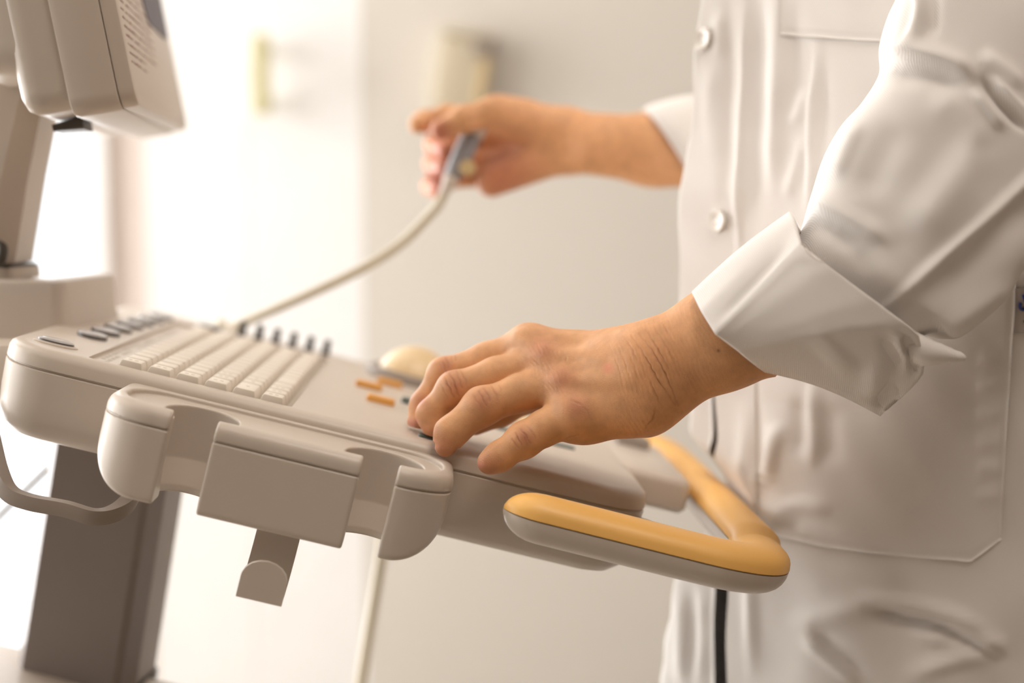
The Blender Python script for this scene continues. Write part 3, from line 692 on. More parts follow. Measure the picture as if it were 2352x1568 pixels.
# ---- rest of the body inside the coat
SHL, SHR = np.array([.325, .935, 1.385]), np.array([.325, 1.145, 1.385])
def body_rest(p):
    d = smin(capsule(p, (.275, 1.00, .86), (.305, .995, 1.33), .068, .075), capsule(p, (.275, 1.06, .86), (.305, 1.075, 1.33), .068, .075), .04)
    d = smin(d, capsule(p, SHL-np.array([0, 0, .012]), SHR-np.array([0, 0, .012]), .027, .027), .06)
    d = smin(d, capsule(p, (.31, 1.035, 1.40), (.28, 1.035, 1.53), .052, .050), .04)
    d = smin(d, capsule(p, (.262, 1.035, 1.585), (.285, 1.035, 1.62), .072, .088), .04)            # head
    d = smin(d, capsule(p, (.200, 1.035, 1.545), (.215, 1.035, 1.56), .028, .034), .04)
    d = smin(d, capsule(p, (.178, 1.035, 1.598), (.168, 1.035, 1.578), .008, .012), .014)          # nose
    for s in (-1, 1):
        d = smin(d, capsule(p, (.285, 1.035+s*.083, 1.585), (.290, 1.035+s*.087, 1.62), .010, .013), .01)  # ears
        d = smax(d, -(np.linalg.norm(p-np.array([.176, 1.035+s*.033, 1.612], np.float32), axis=1)-.014), .014)
    d = smin(d, capsule(p, (.172, 1.022, 1.548), (.172, 1.048, 1.548), .007, .007), .008)
    d = smin(d, chain(p, [W(1800, 725, .838), W(2040, 535, .838), W(2183, 400, .836), W(2270, 250, .840), W(2340, 50, .850), W(2375, -130, .860), W(2395, -375, .880), SHL], [.022, .025, .026, .027, .027, .026, .025, .022], .02), .03)
    d = smin(d, chain(p, [W(1620, 350, 1.2), W(1900, 330, 1.215), W(2020, 250, 1.22), SHR], [.026, .036, .042, .046], .03), .03)
    return d
Xb, Fb = nets(body_rest, (.10, .74, .74), (.50, 1.30, 1.74), .007)
V, F = merge((Xn, Fn), (Xf, Ff), (Xb, Fb))
body = mk('body', V, F, MAT['skin'], person)
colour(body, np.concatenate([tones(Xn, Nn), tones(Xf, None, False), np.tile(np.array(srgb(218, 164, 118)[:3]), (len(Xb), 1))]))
def hairf(p):
    d = capsule(p, (.285, 1.035, 1.60), (.292, 1.035, 1.625), .096, .099)
    return np.maximum(np.maximum(d, -(capsule(p, (.262, 1.035, 1.585), (.285, 1.035, 1.62), .074, .090))), np.minimum(.215-p[:, 0]+.25*(1.66-p[:, 2]), 9)-.0)
Xq, Fq = nets(hairf, (.16, .92, 1.48), (.41, 1.15, 1.75), .006); mk('hair', Xq, Fq, MAT['hair'], person)
def legs(p):
    d = smin(capsule(p, (.258, 1.005, .86), (.258, 1.055, .86), .066, .066), capsule(p, (.272, 1.00, .98), (.272, 1.06, .98), .066, .066), .03)
    for s in (-1, 1):
        d = smin(d, chain(p, [(.258, 1.035+s*.040, .80), (.258, 1.035+s*.060, .46), (.31, 1.035+s*.09, .07)], [.064, .054, .046], .03), .02)
    return d
Xl, Fl = nets(legs, (.15, .82, .03), (.46, 1.26, 1.10), .008); mk('trousers', Xl, Fl, MAT['black'], person)
def shoes(s):
    def f(p):
        d = smin(capsule(p, (.345, 1.035+s*.09, .045), (.16, 1.035+s*.095, .030), .040, .034), capsule(p, (.33, 1.035+s*.09, .08), (.33, 1.035+s*.09, .04), .043, .04), .03)
        return np.maximum(d, .001-p[:, 2])
    return f
for s in (-1, 1):
    Xs, Fs = nets(shoes(s), (.10, .95+s*.09, -.01), (.42, 1.12+s*.09, .14), .006); mk('shoe', Xs, Fs, MAT['hair'], person)

# ---------------------------------------------------------------- lab coat
CY, AX, AY = 1.030, .150, .150
SIL = np.array([(-620, 1700), (-300, 1648), (0, 1608), (100, 1592), (200, 1585), (300, 1584), (440, 1562), (600, 1556), (700, 1562), (900, 1572), (1000, 1560), (1310, 1534), (1568, 1508), (2600, 1440)], float)
NR = 190
pys = np.concatenate([np.linspace(-640, -20, 24)[:-1], np.linspace(-20, 1600, 140), np.linspace(1600, 3100, 28)[1:]]); NR = len(pys)
HALF = smoothpath([(0, 0), (.033, -.040), (.068, -.080), (.094, -.106), (.132, -.124), (.200, -.133), (.258, -.127), (.297, -.092), (.312, -.035), (.315, 0)], 10)
LEN = np.r_[0, np.cumsum(np.linalg.norm(np.diff(HALF, axis=0), axis=1))]; LEN /= LEN[-1]
def ring_at(py, u, off=0.0):
    """one horizontal section of the coat; u = 0 at the front edge, 1 at the spine, negative on the far side"""
    px = np.interp(py, SIL[:, 0], SIL[:, 1]); p = W(px, py, 1.03); u = np.asarray(u, float); a = np.abs(u)
    k = min(1, max(0, (-300-py)/330.)); sx, sy = 1-.35*k, 1-.02*k
    if py > 1500: sy *= 1+.0001*(py-1500)
    x = p[0]+.02*k+np.interp(a, LEN, HALF[:, 0])*sx; y = CY+np.interp(a, LEN, HALF[:, 1])*np.where(u < 0, -1, 1)*sy
    tx = np.interp(a+.01, LEN, HALF[:, 0])-np.interp(a-.01, LEN, HALF[:, 0]); ty = (np.interp(a+.01, LEN, HALF[:, 1])-np.interp(a-.01, LEN, HALF[:, 1]))*np.where(u < 0, -1, 1)
    x = x-off/.14*(p[0]+.16-x); y = y-off/.14*(CY-y)
    return np.stack([x, y, np.full_like(x, p[2])], -1)
RO = Lc((.1685, 0, -.001)); RX = EY[0]/EY[1]
def lean(G):
    """the coat is pushed back where it leans on the hand rail"""
    G = G.copy(); xm = RO[0]+(G[..., 1]-RO[1])*RX+.004-1.5*(np.sqrt((G[..., 2]-RO[2])**2+.035**2)-.035)
    d = xm-G[..., 0]; w = np.clip((1.262-G[..., 1])/.03, 0, 1)
    G[..., 0] += w*np.where(d > .012, d, np.where(d > -.012, (d+.012)**2/.048, 0))
    return G
def psi_for(py, pxv, off=0.0):
    ps = np.linspace(-.06, .45, 401); r = proj(lean(ring_at(py, ps, off)))[:, 0]
    i0 = int(np.argmin(r)); return float(np.interp(pxv, r[i0:], ps[i0:]))
GR = np.array([(620, None), (900, 1636), (1000, 1648), (1110, 1657), (1310, 1672), (1568, 1668), (2600, 1690)], dtype=object)
GL = np.array([(900, 1630), (1000, 1637), (1110, 1645), (1310, 1642), (1568, 1642), (2600, 1640)], float)
A_ED = -.035
def panel_edge(py):
    gy = [g[0] for g in GR[1:]]; gx = [g[1] for g in GR[1:]]
    if py >= 900: return psi_for(py, np.interp(py, gy, gx))
    e9 = psi_for(900, 1636); t = np.clip((py-640)/260, 0, 1); t = t*t*(3-2*t)
    return A_ED*(1-t)+e9*t
def grid_mesh(G, thick):
    n, m = G.shape[:2]; V = G.reshape(-1, 3)
    F = [(i*m+j, i*m+j+1, (i+1)*m+j+1, (i+1)*m+j) for i in range(n-1) for j in range(m-1)]
    N = vnormals(V, F)
    if (N @ VIEW).mean() > .25 or ((V[:, 1].max()-V[:, 1].min()) > .15 and (N*(V-np.array([.28, 1.03, 0]))*np.array([1, 1, 0])).sum() < 0): F = [f[::-1] for f in F]; N = -N
    Vi = V-N*thick; o = n*m
    F2 = [tuple(q+o for q in f[::-1]) for f in F]
    edge = [(i*m, (i+1)*m) for i in range(n-1)]; E = []
    for a, b in edge: E.append((a, b, b+o, a+o))
    for i in range(n-1): a, b = i*m+m-1, (i+1)*m+m-1; E.append((b, a, a+o, b+o))
    for j in range(m-1): E.append((j+1, j, j+o, j+1+o)); a, b = (n-1)*m+j, (n-1)*m+j+1; E.append((a, b, b+o, a+o))
    return np.vstack([V, Vi]), F+F2+E
COATF = [([(1712, -60), (1704, 150), (1700, 300), (1692, 430), (1697, 560), (1702, 700)], 9, 8, .0034), ([(1676, -60), (1672, 300), (1668, 520)], 14, 14, -.003), ([(1640, 120), (1628, 260), (1650, 380)], 22, 22, .0030), ([(1655, 20), (1648, 140)], 14, 14, .0028),
 ([(1740, -60), (1742, 300), (1728, 560)], 22, 22, -.0060), ([(1775, -60), (1790, 130), (1786, 240), (1780, 330), (1768, 470)], 22, 26, .0075), ([(1826, -40), (1830, 150), (1812, 330)], 24, 24, -.0035), ([(1868, 60), (1876, 130), (1869, 230), (1862, 420), (1850, 520)], 22, 10, .0065), ([(1890, 80), (1892, 230), (1884, 420)], 14, 26, -.0040),
 ([(1812, 300), (1836, 260), (1850, 200)], 16, 16, .0035), ([(1800, 470), (1830, 380), (1850, 300)], 14, 14, .0030),
 ([(1700, 900), (1712, 1100), (1722, 1250), (1728, 1600)], 16, 16, .0055), ([(1745, 900), (1750, 1060), (1755, 1200)], 16, 16, -.0045), ([(1802, 960), (1776, 1050), (1758, 1130)], 15, 18, .0070), ([(1868, 860), (1874, 980), (1866, 1090)], 16, 10, .0060), ([(1838, 900), (1842, 1060)], 18, 18, -.0050), ([(1905, 920), (1912, 1080)], 24, 30, -.0035),
 ([(1600, 1000), (1612, 1100)], 16, 16, .003), ([(1560, 1330), (1575, 1600)], 16, 16, .0055), ([(1610, 1330), (1618, 1480), (1600, 1600)], 14, 14, .005), ([(1588, 1330), (1598, 1600)], 12, 12, -.004),
 ([(1940, 1385), (2050, 1415), (2150, 1442), (2240, 1480), (2330, 1530)], 15, 17, -.0130), ([(1960, 1362), (2080, 1385), (2200, 1418), (2300, 1470)], 20, 22, .0085), ([(2080, 1440), (2200, 1470), (2330, 1476)], 18, 18, .0085), ([(1800, 1440), (1920, 1410), (2050, 1376)], 26, 26, .0070), ([(1830, 1450), (1900, 1505), (1990, 1580)], 18, 18, .0080), ([(1860, 1440), (1930, 1505), (2000, 1560)], 14, 14, -.0060),
 ([(2060, 1560), (2200, 1510), (2340, 1490)], 20, 20, .006), ([(1760, 1180), (1840, 1160), (1920, 1175)], 18, 18, .004), ([(1760, 1215), (1850, 1210)], 14, 14, -.003), ([(1900, 1300), (2000, 1330), (2090, 1325)], 22, 22, .003)]
COATF += [([(2240, y), (2300, y+14)], 13, 13, .0028) for y in (820, 880, 945, 1010, 1070, 1130)]
NL = 230
def smooth_rows(e):
    k = np.exp(-(np.arange(-7, 8)/3.2)**2); k /= k.sum()
    return np.convolve(np.pad(e, 7, mode='edge'), k, 'valid')
rows = []
for py, e in zip(pys, smooth_rows(np.array([panel_edge(y) for y in pys]))):
    u = np.linspace(0, 1, NL); u = u**1.25
    rows.append(ring_at(py, e+(.985-e)*u))
GLf = np.array(rows)
rows = []
ER = smooth_rows(np.array([psi_for(py, np.interp(py, GL[:, 0], GL[:, 1]), -.0055) if py > 900 else (.045 if py < 640 else psi_for(900, 1630, -.0055)*np.clip((py-640)/260, 0, 1)+.045*(1-np.clip((py-640)/260, 0, 1))) for py in pys]))
for py, e in zip(pys, ER):
    rows.append(ring_at(py, np.linspace(-1, e, 110), -.0055))
GRt = np.array(rows)
def displaced(G, lst, noise=.0008):
    n, m = G.shape[:2]; V = G.reshape(-1, 3)
    F = [(i*m+j, i*m+j+1, (i+1)*m+j+1, (i+1)*m+j) for i in range(n-1) for j in range(m-1)]
    N = vnormals(V, F)
    if (N*(V-np.array([.28, 1.03, 0]))*np.array([1, 1, 0])).sum() < 0: N = -N
    q = proj(V); near = -(N @ VIEW) > -.25
    d = np.where(near, folds(q[:, :2], lst), 0)
    w = noise*(np.sin(q[:, 0]*.021+1.3*np.sin(q[:, 1]*.008))+np.sin(q[:, 1]*.017+1.7*np.sin(q[:, 0]*.011)+2)+.6*np.sin(q[:, 0]*.043-q[:, 1]*.031))
    return (V+N*(d*.64+w)[:, None]).reshape(n, m, 3), F
GLf, FLf = displaced(GLf, COATF); GRt, FRt = displaced(GRt, COATF)
GLf, GRt = lean(GLf), lean(GRt)
c1 = grid_mesh(GLf, .0016); c2 = grid_mesh(GRt, .0016)
V, F = merge(c1, c2)
coat = mk('lab_coat', V, F, MAT['coat'], person)
BV = BVHTree.FromPolygons([tuple(v) for v in GLf.reshape(-1, 3)], FLf)
def hit(px, py, off=0.0):
    r = unit(W(px, py, 1)-CAM); p, nrm, i, d = BV.ray_cast(Vector(CAM), Vector(r))
    if p is None: return None, None
    nrm = np.array(nrm)
    if nrm.dot(r) > 0: nrm = -nrm
    return np.array(p)+nrm*off, nrm
def patch(name, top, bot, n, m, off, mat, stitch=True, **kw):
    """cloth patch sewn on the coat between two photo polylines"""
    t, b = resample(top, m), resample(bot, m); G = np.zeros((n, m, 3)); last = None
    for i in range(n):
        for j in range(m):
            x = t[j]+(b[j]-t[j])*i/(n-1)
            p, nn = hit(*x, off)
            if p is None: p = last+(W(*x, 1)-W(*x0, 1))
            last = p; x0 = x
            if stitch and (i == n-2 or i == 1 or j == m-2 or j == 1): p = p-nn*.0007 if nn is not None else p
            G[i, j] = p
    V, F = grid_mesh(G, .0010)
    return mk(name, V, F, mat, coat, **kw)
patch('pocket', [(1736, 696), (2332, 640)], [(1738, 1222), (1900, 1256), (2000, 1270), (2120, 1280), (2228, 1289), (2298, 1238)], 70, 70, .0016, MAT['coat'], label='large hip pocket with a cut corner')
patch('chest_pocket', [(1794, -150), (2110, -130)], [(1792, 80), (1900, 88), (2120, 101)], 30, 40, .0016, MAT['coat'], label='chest pocket')
pt = patch('name_patch', [(2329, 661), (2420, 664)], [(2326, 762), (2416, 766)], 8, 8, .0022, MAT['patch'], False, label='grey patch with a blue printed mark')
def ink(poly, w, mat, parent):
    G = []
    for p in resample(poly, 10):
        r = hit(*p, .0030)[0]; G.append(r)
    V, F = tube(np.array(G), w, 6); mk('printed_mark', V, F, mat, parent)
for s in ([(2339, 694), (2338, 706), (2344, 712), (2352, 704)], [(2346, 676), (2350, 690), (2356, 700)], [(2358, 672), (2352, 684), (2360, 696)], [(2362, 690), (2374, 680), (2380, 700)]): ink(s, .0009, MAT['blue'], pt)
ink([(2349, 734), (2352, 740), (2360, 738)], .0008, MAT['black'], pt)
for bx, by, rr_ in ((1617, 90, .0078), (1651, 507, .0078)):
    p, nn = hit(bx, by); nn = unit(nn+np.array([-.25, 0, 0])); a = unit(np.cross(nn, (0, 0, 1))); b = np.cross(nn, a)
    Vb, Fb_ = lathe([(0, .0005), (.9, .0005), (1.0, .0012), (1.0, .0022), (.9, .0030), (.72, .0026), (.55, .0020), (0, .0020)], 26)
    Vb = np.asarray(Vb); bt = mk('button', p+rr_*(Vb[:, :1]*a+Vb[:, 1:2]*b)+Vb[:, 2:]*nn, Fb_, MAT['button'], coat, angle=50)
    for sx, sz in ((-.22, -.22), (.22, -.22), (.22, .22), (-.22, .22)):
        Vh, Fh_ = lathe([(0, .0), (.09, .0), (.09, .00215), (0, .00215)], 8); Vh = np.asarray(Vh)
        mk('thread_hole', p+rr_*((Vh[:, :1]+sx)*a+(Vh[:, 1:2]+sz)*b)+Vh[:, 2:]*nn, Fh_, MAT['grey'], bt)
# ---- near sleeve
RS = [((1760, 650, 0.8380), (1990, 880, 0.8380), 0.0324), ((1838, 548, 0.8320), (2112, 770, 0.8320), 0.0383), ((1870, 451, 0.8300), (2182, 776, 0.8300), 0.0387), ((1902, 353, 0.8300), (2274, 705, 0.8300), 0.0405), ((1942, 281, 0.8300), (2334, 618, 0.8300), 0.0414), ((1991, 226, 0.8320), (2375, 555, 0.8320), 0.0414), ((2033, 156, 0.8350), (2430, 480, 0.8350), 0.0423), ((2034, 92, 0.8380), (2490, 390, 0.8380), 0.0432), ((2052, 25, 0.8420), (2540, 290, 0.8420), 0.0432), ((2085, -50, 0.8480), (2590, 150, 0.8480), 0.0432), ((2130, -200, 0.8620), (2610, -60, 0.8620), 0.0432), ((2200, -420, 0.8770), (2590, -330, 0.8770), 0.0432), ((2230, -600, 0.9170), (2530, -560, 0.9170), 0.0405), ((2262, -690, .935), (2490, -680, .935), .036), ((2330, -740, .950), (2440, -738, .950), .014)]
def spline(a, n):
    a = np.asarray(a, float); return smoothpath(a, n)
sp = spline([np.r_[W(*l), W(*r), t] for l, r, t in RS], 20)
NPH = 320; ph = np.arange(NPH)*2*math.pi/NPH
G = []
for row in sp:
    L_, R_, t = row[:3], row[3:6], row[6]; C_ = (L_+R_)/2; H = (R_-L_)/2; c, s = np.cos(ph), np.sin(ph)
    G.append(C_-np.sign(c)[:, None]*(np.abs(c)**.78)[:, None]*H-np.sign(s)[:, None]*(np.abs(s)**.52)[:, None]*t*VIEW)
G = np.array(G)
def wrapF(n, m): return [(i*m+j, i*m+(j+1) % m, (i+1)*m+(j+1) % m, (i+1)*m+j) for i in range(n-1) for j in range(m)]
def shell(G, lst, name, thick=.0016, noise=.0006, parent=None):
    n, m = G.shape[:2]; V = G.reshape(-1, 3); F = wrapF(n, m); N = vnormals(V, F)
    if (N*(V-np.repeat(G.mean(1), m, 0))).sum() < 0: F = [f[::-1] for f in F]; N = -N
    q = proj(V); near = np.clip(-(N @ VIEW)*2.5+.15, 0, 1)
    w = noise*(np.sin(q[:, 0]*.019+1.3*np.sin(q[:, 1]*.009))+np.sin(q[:, 1]*.021+1.7*np.sin(q[:, 0]*.012)+2))
    V = V+N*((folds(q[:, :2], lst)*.85+w)*near)[:, None]; N2 = vnormals(V, F)
    o = len(V); Vi = V-N2*thick; F2 = [tuple(k+o for k in f[::-1]) for f in F]; E = []
    for j in range(m):
        k = (j+1) % m; E.append((j, k, k+o, j+o)); a, b = (n-1)*m+j, (n-1)*m+k; E.append((b, a, a+o, b+o))
    return mk(name, np.vstack([V, Vi]), F+F2+E, MAT['coat'], parent or coat)
SLF = [([(2480, 310), (2420, 360), (2352, 425), (2280, 492), (2200, 562), (2120, 632), (2030, 712), (1990, 745)], 20, 15, .0050), ([(2460, 400), (2380, 470), (2290, 550), (2190, 640), (2100, 720)], 44, 50, -.0042), ([(2360, 640), (2240, 715), (2130, 800)], 26, 26, .0030),
 ([(1830, 430), (1880, 458), (1940, 494), (2000, 528), (2070, 566)], 26, 20, .0046), ([(1850, 490), (1910, 528), (1970, 580), (2010, 640)], 30, 26, -.0030),
 ([(2010, 100), (2080, 112), (2140, 128), (2200, 152), (2260, 190)], 26, 22, .0066), ([(2020, 160), (2090, 168), (2160, 180), (2230, 214)], 28, 30, -.0036), ([(2095, -80), (2112, 0), (2104, 60), (2078, 120)], 20, 12, .0052), ([(2130, -60), (2142, 30), (2130, 100)], 16, 24, -.0040),
 ([(2280, 290), (2220, 380), (2150, 470), (2070, 560)], 54, 44, .0050), ([(2080, 270), (2020, 370), (1990, 470)], 46, 50, -.0038), ([(1985, 270), (1945, 340), (1915, 420)], 16, 22, .0030),
 ([(2240, 170), (2285, 220), (2325, 264), (2370, 310)], 13, 14, -.0052), ([(2270, 172), (2312, 222), (2350, 258), (2390, 290)], 12, 11, .0042), ([(2225, 200), (2270, 256), (2310, 305)], 14, 13, .0038), ([(2240, 120), (2300, 160), (2360, 210)], 22, 20, .0035),
 ([(1930, 540), (2030, 620), (2080, 690)], 40, 40, .0022), ([(2130, 210), (2210, 270), (2270, 350)], 36, 36, .0035)]
sl = shell(G, SLF, 'sleeve')
# ---- turned-up cuff of the near sleeve
def pw(a, n): return resample([np.array(q, float) for q in a], n)
c0 = np.vstack([pw([(1590, 668, .800), (1612, 712, .776), (1645, 765, .764)], 12)[:-1], pw([(1645, 765, .764), (1700, 806, .772), (1730, 832, .784), (1755, 855, .802)], 26)[:-1], pw([(1755, 855, .802), (1745, 800, .848), (1690, 730, .862), (1625, 680, .842), (1590, 668, .800)], 26)[:-1]])
c1 = np.vstack([pw([(1812, 486, .802), (1822, 500, .785), (1838, 562, .757)], 12)[:-1], pw([(1838, 562, .757), (1900, 612, .748), (2000, 686, .746), (2075, 742, .750), (2108, 768, .757), (2122, 830, .772), (2118, 866, .782), (2085, 900, .792), (2022, 956, .806)], 26)[:-1], pw([(2022, 956, .806), (2010, 880, .850), (1940, 720, .866), (1860, 570, .850), (1812, 486, .802)], 26)[:-1]])
c0[:, 2] = .790+(c0[:, 2]-.757)*.75; c1[:, 2] = .790+(c1[:, 2]-.757)*.75
nS = 44; Gc = []
for t in np.linspace(0, 1, nS):
    r = c0*(1-t)+c1*t; b = math.sin(math.pi*t)
    r[:, 1] -= b*np.interp(np.arange(len(r)), [0, 11, 36, 44, 62], [9, 0, 14, 4, 9])
    r[:, 2] -= b*np.interp(np.arange(len(r)), [0, 11, 24, 36, 62], [.006, .0, .006, .004, .006])
    Gc.append([W(*p) for p in r])
Gc = np.array(Gc)
cen = Gc.mean(1, keepdims=True)
inner = cen+(Gc-cen)*.955
lipA = cen[-1:]+(Gc[-1:]-cen[-1:])*.985; lipA = lipA+(Gc[-1:]-Gc[-2:-1])*.5
lipB = cen[:1]+(Gc[:1]-cen[:1])*.985; lipB = lipB+(Gc[:1]-Gc[1:2])*.6
Gfull = np.concatenate([lipB, Gc, lipA, inner[::-1]], 0)
CUF = [([(1645, 765), (1700, 712), (1770, 640), (1838, 562)], 6, 6, .0012), ([(1632, 750), (1690, 695), (1760, 620), (1822, 545)], 9, 9, -.0016), ([(2072, 765), (2068, 790), (2085, 820), (2100, 845)], 8, 8, .0045), ([(2096, 770), (2088, 795), (2100, 830), (2108, 850)], 10, 10, -.0090), ([(2020, 780), (2050, 810), (2075, 850)], 14, 14, -.0030), ([(2060, 880), (2040, 910), (2015, 935)], 18, 18, -.0050), ([(1990, 830), (2010, 870), (1990, 920)], 24, 24, .0025), ([(1940, 800), (1900, 840)], 60, 60, .0015)]
V = Gfull.reshape(-1, 3); n_, m_ = Gfull.shape[:2]; F = wrapF(n_, m_)
F += [((n_-1)*m_+j, (n_-1)*m_+(j+1) % m_, (j+1) % m_, j) for j in range(m_)]
N = vnormals(V, F); out_ = (N[m_:2*m_*20]*(V-np.repeat(np.concatenate([cen[:1], cen, cen[-1:], cen[::-1]], 0), m_, 1).reshape(-1, 3))[m_:2*m_*20]).sum()
if out_ < 0: F = [f[::-1] for f in F]; N = -N
q = proj(V); sel = np.zeros(len(V)); sel[:m_*(nS+2)] = 1; near = np.clip(-(N @ VIEW)*2.5, 0, 1)*sel
V = V+N*(folds(q[:, :2], CUF)*near)[:, None]
# loose back corner of the cuff
tail = []
for x, y, hh, dd in ((2075, 792, 36, .010), (2105, 800, 42, .011), (2130, 806, 35, .010), (2150, 809, 28, .008), (2163, 811, 25.5, .0085), (2172, 813, 22, .0065), (2184, 816, 20, .007), (2194, 818, 15.5, .0048), (2206, 819, 13, .005), (2214, 820, 8, .003), (2218, 820, 2, .001)):
    a = np.arange(20)*2*math.pi/20; tail.append([W(x+hh*.30*math.cos(t+.0)*0-hh*.28*math.sin(t)*-1*.6, y+hh*math.sin(t), .806)-VIEW*dd*math.cos(t) for t in a])
tv = loft([np.array(t) for t in tail])
V, F = merge((V, F), tv)
bm_cuff = mk('cuff', V, F, MAT['coat'], coat, angle=None, label='turned-up cuff')
for a_ in ([(1842, 562), (1856, 572), (1866, 590), (1884, 600), (1896, 592)], [(1838, 558), (1850, 568), (1870, 578), (1882, 592)], [(1846, 566), (1858, 584), (1874, 596)]):
    V, F = tube(smoothpath([W(x, y, .7845) for x, y in a_], 5), .00016, 6); mk('loose_thread', V, F, MAT['coat_stitch'], coat)
# ---- far sleeve
RF = [((1474, 252, 1.20), (1608, 470, 1.20), .036), ((1500, 238, 1.20), (1640, 474, 1.20), .040), ((1570, 222, 1.205), (1690, 482, 1.205), .044), ((1700, 215, 1.21), (1760, 480, 1.21), .046), ((1860, 190, 1.22), (1930, 470, 1.22), .05), ((1960, 60, 1.225), (2120, 330, 1.225), .05), ((1960, -200, 1.21), (2180, -100, 1.21), .05), ((1990, -500, 1.19), (2200, -480, 1.19), .05)]
sp = spline([np.r_[W(*l), W(*r), t] for l, r, t in RF], 8); G = []
for row in sp:
    L_, R_, t = row[:3], row[3:6], row[6]; C_ = (L_+R_)/2; H = (R_-L_)/2; c, s = np.cos(ph[::4]), np.sin(ph[::4])
    G.append(C_-c[:, None]*H-s[:, None]*t*VIEW)
shell(np.array(G), [], 'sleeve', .0035)

# ================================================================== probe held in the far hand, and its cable
A_, B_ = W(1100, 278, 1.186), W(1018, 448, 1.186); ax = unit(B_-A_); Lp = np.linalg.norm(B_-A_)
sx_ = unit(np.cross(ax, VIEW)); sy_ = np.cross(ax, sx_)
def probe_part(prof, a, b, n=24):
    V, F = lathe(prof, n); V = np.asarray(V); return A_+V[:, :1]*sx_*a+V[:, 1:2]*sy_*b+V[:, 2:]*ax, F
pr = empty('ultrasound_probe', A_+ax*Lp*.5, label='grey ultrasound probe in the far hand, its pale lead looping down to the console', category='probe')
mk('probe_body', *probe_part([(.0, .012), (.0085, .012), (.0092, .018), (.0088, .030), (.0078, .044), (.0070, .052), (0, .053)], 1, .9), MAT['probe'], pr)
mk('probe_head', *probe_part([(0, -.016), (.006, -.0155), (.0095, -.012), (.0105, -.003), (.0094, .010), (.0086, .014), (0, .014)], 1.05, .8), MAT['cream'], pr, label='pale scanning head')
mk('strain_relief', *probe_part([(0, .050), (.0066, .051), (.0066, .056), (.0052, .059), (.0047, .064), (.0043, .069), (0, .0695)], 1, 1), MAT['cream'], pr)
k_ = W(1074, 385, 1.178); V, F = lathe([(.0042, -.002), (.0062, -.002), (.0068, 0), (.0062, .002), (.0042, .002)], 20); V = np.asarray(V); mk('locating_knob', k_+V[:, :1]*sx_+V[:, 1:2]*ax+V[:, 2:]*sy_, F, MAT['ring'], pr)
E_ = A_+ax*.068
cab = smoothpath([E_-ax*.004, E_+ax*.008, W(985, 496, 1.190), W(925, 556, 1.195), W(850, 606, 1.19), W(760, 652, 1.185), W(660, 697, 1.19), W(590, 727, 1.20), W(548, 745, 1.208), W(524, 756, 1.212)]+[Lc((-.2480, .3660, .0120)), Lc((-.2550, .3720, .0000)), Lc((-.2600, .3760, -.0150)), Lc((-.2640, .379, -.04)), Lc((-.266, .385, -.09)), Lc((-.262, .40, -.20))], 8)
V, F = tube(cab, .0042, 12); mk('probe_cable', V, F, MAT['cable'], pr)
# cable hanging behind the console
hc = smoothpath([Lc((-.070, .3580, -.020)), W(893, 1150, 1.240), W(879, 1260, 1.235), W(856, 1400, 1.235), W(828, 1568, 1.235), W(800, 1740, 1.235), W(760, 1980, 1.24)], 8)
tail_ = [hc[-1], hc[-1]+np.array([-.02, 0, -.10]), hc[-1]+np.array([-.05, -.005, -.22]), np.array([hc[-1][0]-.10, hc[-1][1]-.01, .06]), np.array([hc[-1][0]-.16, hc[-1][1]-.02, .006]), np.array([hc[-1][0]-.30, hc[-1][1]-.03, .005])]
V, F = tube(np.vstack([hc, smoothpath(tail_, 6)[1:]]), .0052, 12)
mk('hanging_cable', V, F, MAT['cable'], None, label='pale cable hanging straight down behind the console against the beige wall', category='cable')
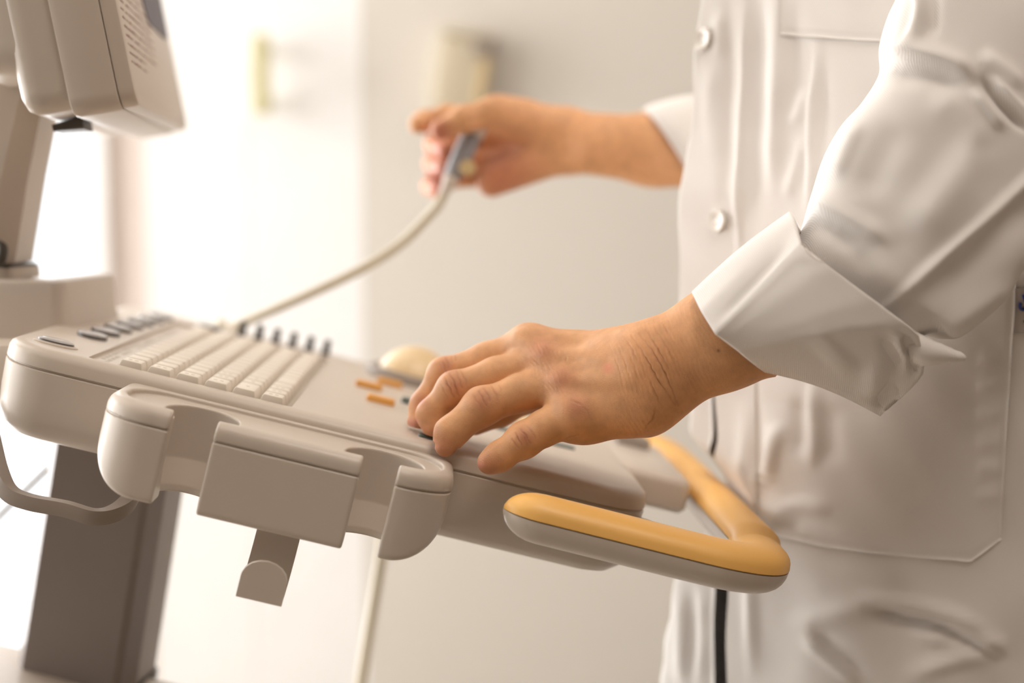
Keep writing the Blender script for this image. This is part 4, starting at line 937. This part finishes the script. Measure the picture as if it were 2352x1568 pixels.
# ================================================================== light and camera
def area(name, loc, rot, sx, sy, power, rgb):
    l = bpy.data.lights.new(name, 'AREA'); l.shape = 'RECTANGLE'; l.size = sx; l.size_y = sy; l.energy = power; l.color = rgb
    o = bpy.data.objects.new(name, l); COL.objects.link(o); o.location = loc; o.rotation_euler = rot; return o
area('daylight_back_window', ((WX0+WX1)/2, YB+.12, (WZ0+WZ1)/2), (math.radians(-90), 0, 0), WX1-WX0+.1, WZ1-WZ0+.1, 60, (1, .99, .985))
area('daylight_left_window', (XL-.12, (SY0+SY1)/2, 1.4), (0, math.radians(-90), 0), 1.8, SY1-SY0, 80, (1, .985, .97))
area('near_window_fill', (XL-.12, (TY0+TY1)/2, 1.4), (0, math.radians(-90), 0), 1.8, TY1-TY0, 27, (1, .945, .89))  # fill light behind the added near window
cl = empty('ceiling_fill_light', (.60, 1.75, ZC), label='added square ceiling panel above the operator, out of view, for fill', category='ceiling fill light')  # unseen panel added as warm overhead fill
mk('frame', *box(.28, .92, 1.43, 2.07, ZC-.03, ZC, .004), MAT['white'], cl, angle=40)
e = bpy.data.materials.new('fill_diffuser'); e.use_nodes = True; eb = e.node_tree.nodes['Principled BSDF']
eb.inputs['Emission Color'].default_value = (1, .93, .85, 1); eb.inputs['Emission Strength'].default_value = 4; MAT['lamp'] = e
mk('diffuser', *box(.31, .89, 1.46, 2.04, ZC-.034, ZC-.028), MAT['lamp'], cl, smooth=False)
cl2 = empty('ceiling_fill_light', (.45, .12, ZC), label='added warm ceiling panel nearest the camera, out of view, for fill', category='ceiling fill light')  # second unseen panel, added to brighten camera-facing and top surfaces
mk('frame', *box(.13, .77, -.20, .44, ZC-.03, ZC, .004), MAT['white'], cl2, angle=40)
e = bpy.data.materials.new('warm_fill_diffuser'); e.use_nodes = True; eb = e.node_tree.nodes['Principled BSDF']
eb.inputs['Emission Color'].default_value = (1, .88, .78, 1); eb.inputs['Emission Strength'].default_value = 13
mk('diffuser', *box(.16, .74, -.17, .41, ZC-.034, ZC-.028), e, cl2, smooth=False)
w = bpy.data.worlds.new('sky'); scene.world = w; w.use_nodes = True
w.node_tree.nodes['Background'].inputs[0].default_value = (.93, .97, 1, 1); w.node_tree.nodes['Background'].inputs[1].default_value = 2.0
cam = bpy.data.cameras.new('camera'); co = bpy.data.objects.new('camera', cam); COL.objects.link(co)
co.location = CAM; co.rotation_euler = (math.radians(90)-PITCH, 0, 0)
cam.lens = 50; cam.sensor_width = 36; cam.sensor_fit = 'HORIZONTAL'; cam.clip_start = .02
cam.dof.use_dof = True; cam.dof.focus_distance = .842; cam.dof.aperture_fstop = 2.4; cam.dof.aperture_blades = 0
scene.camera = co
vs = scene.view_settings
vs.view_transform = 'Standard'; vs.look = 'None'; vs.gamma = 1; vs.use_curve_mapping = False; vs.exposure = -0.10
scene.cycles.use_denoising = True
scene.cycles.max_bounces = 7; scene.cycles.diffuse_bounces = 4; scene.cycles.sample_clamp_indirect = 8
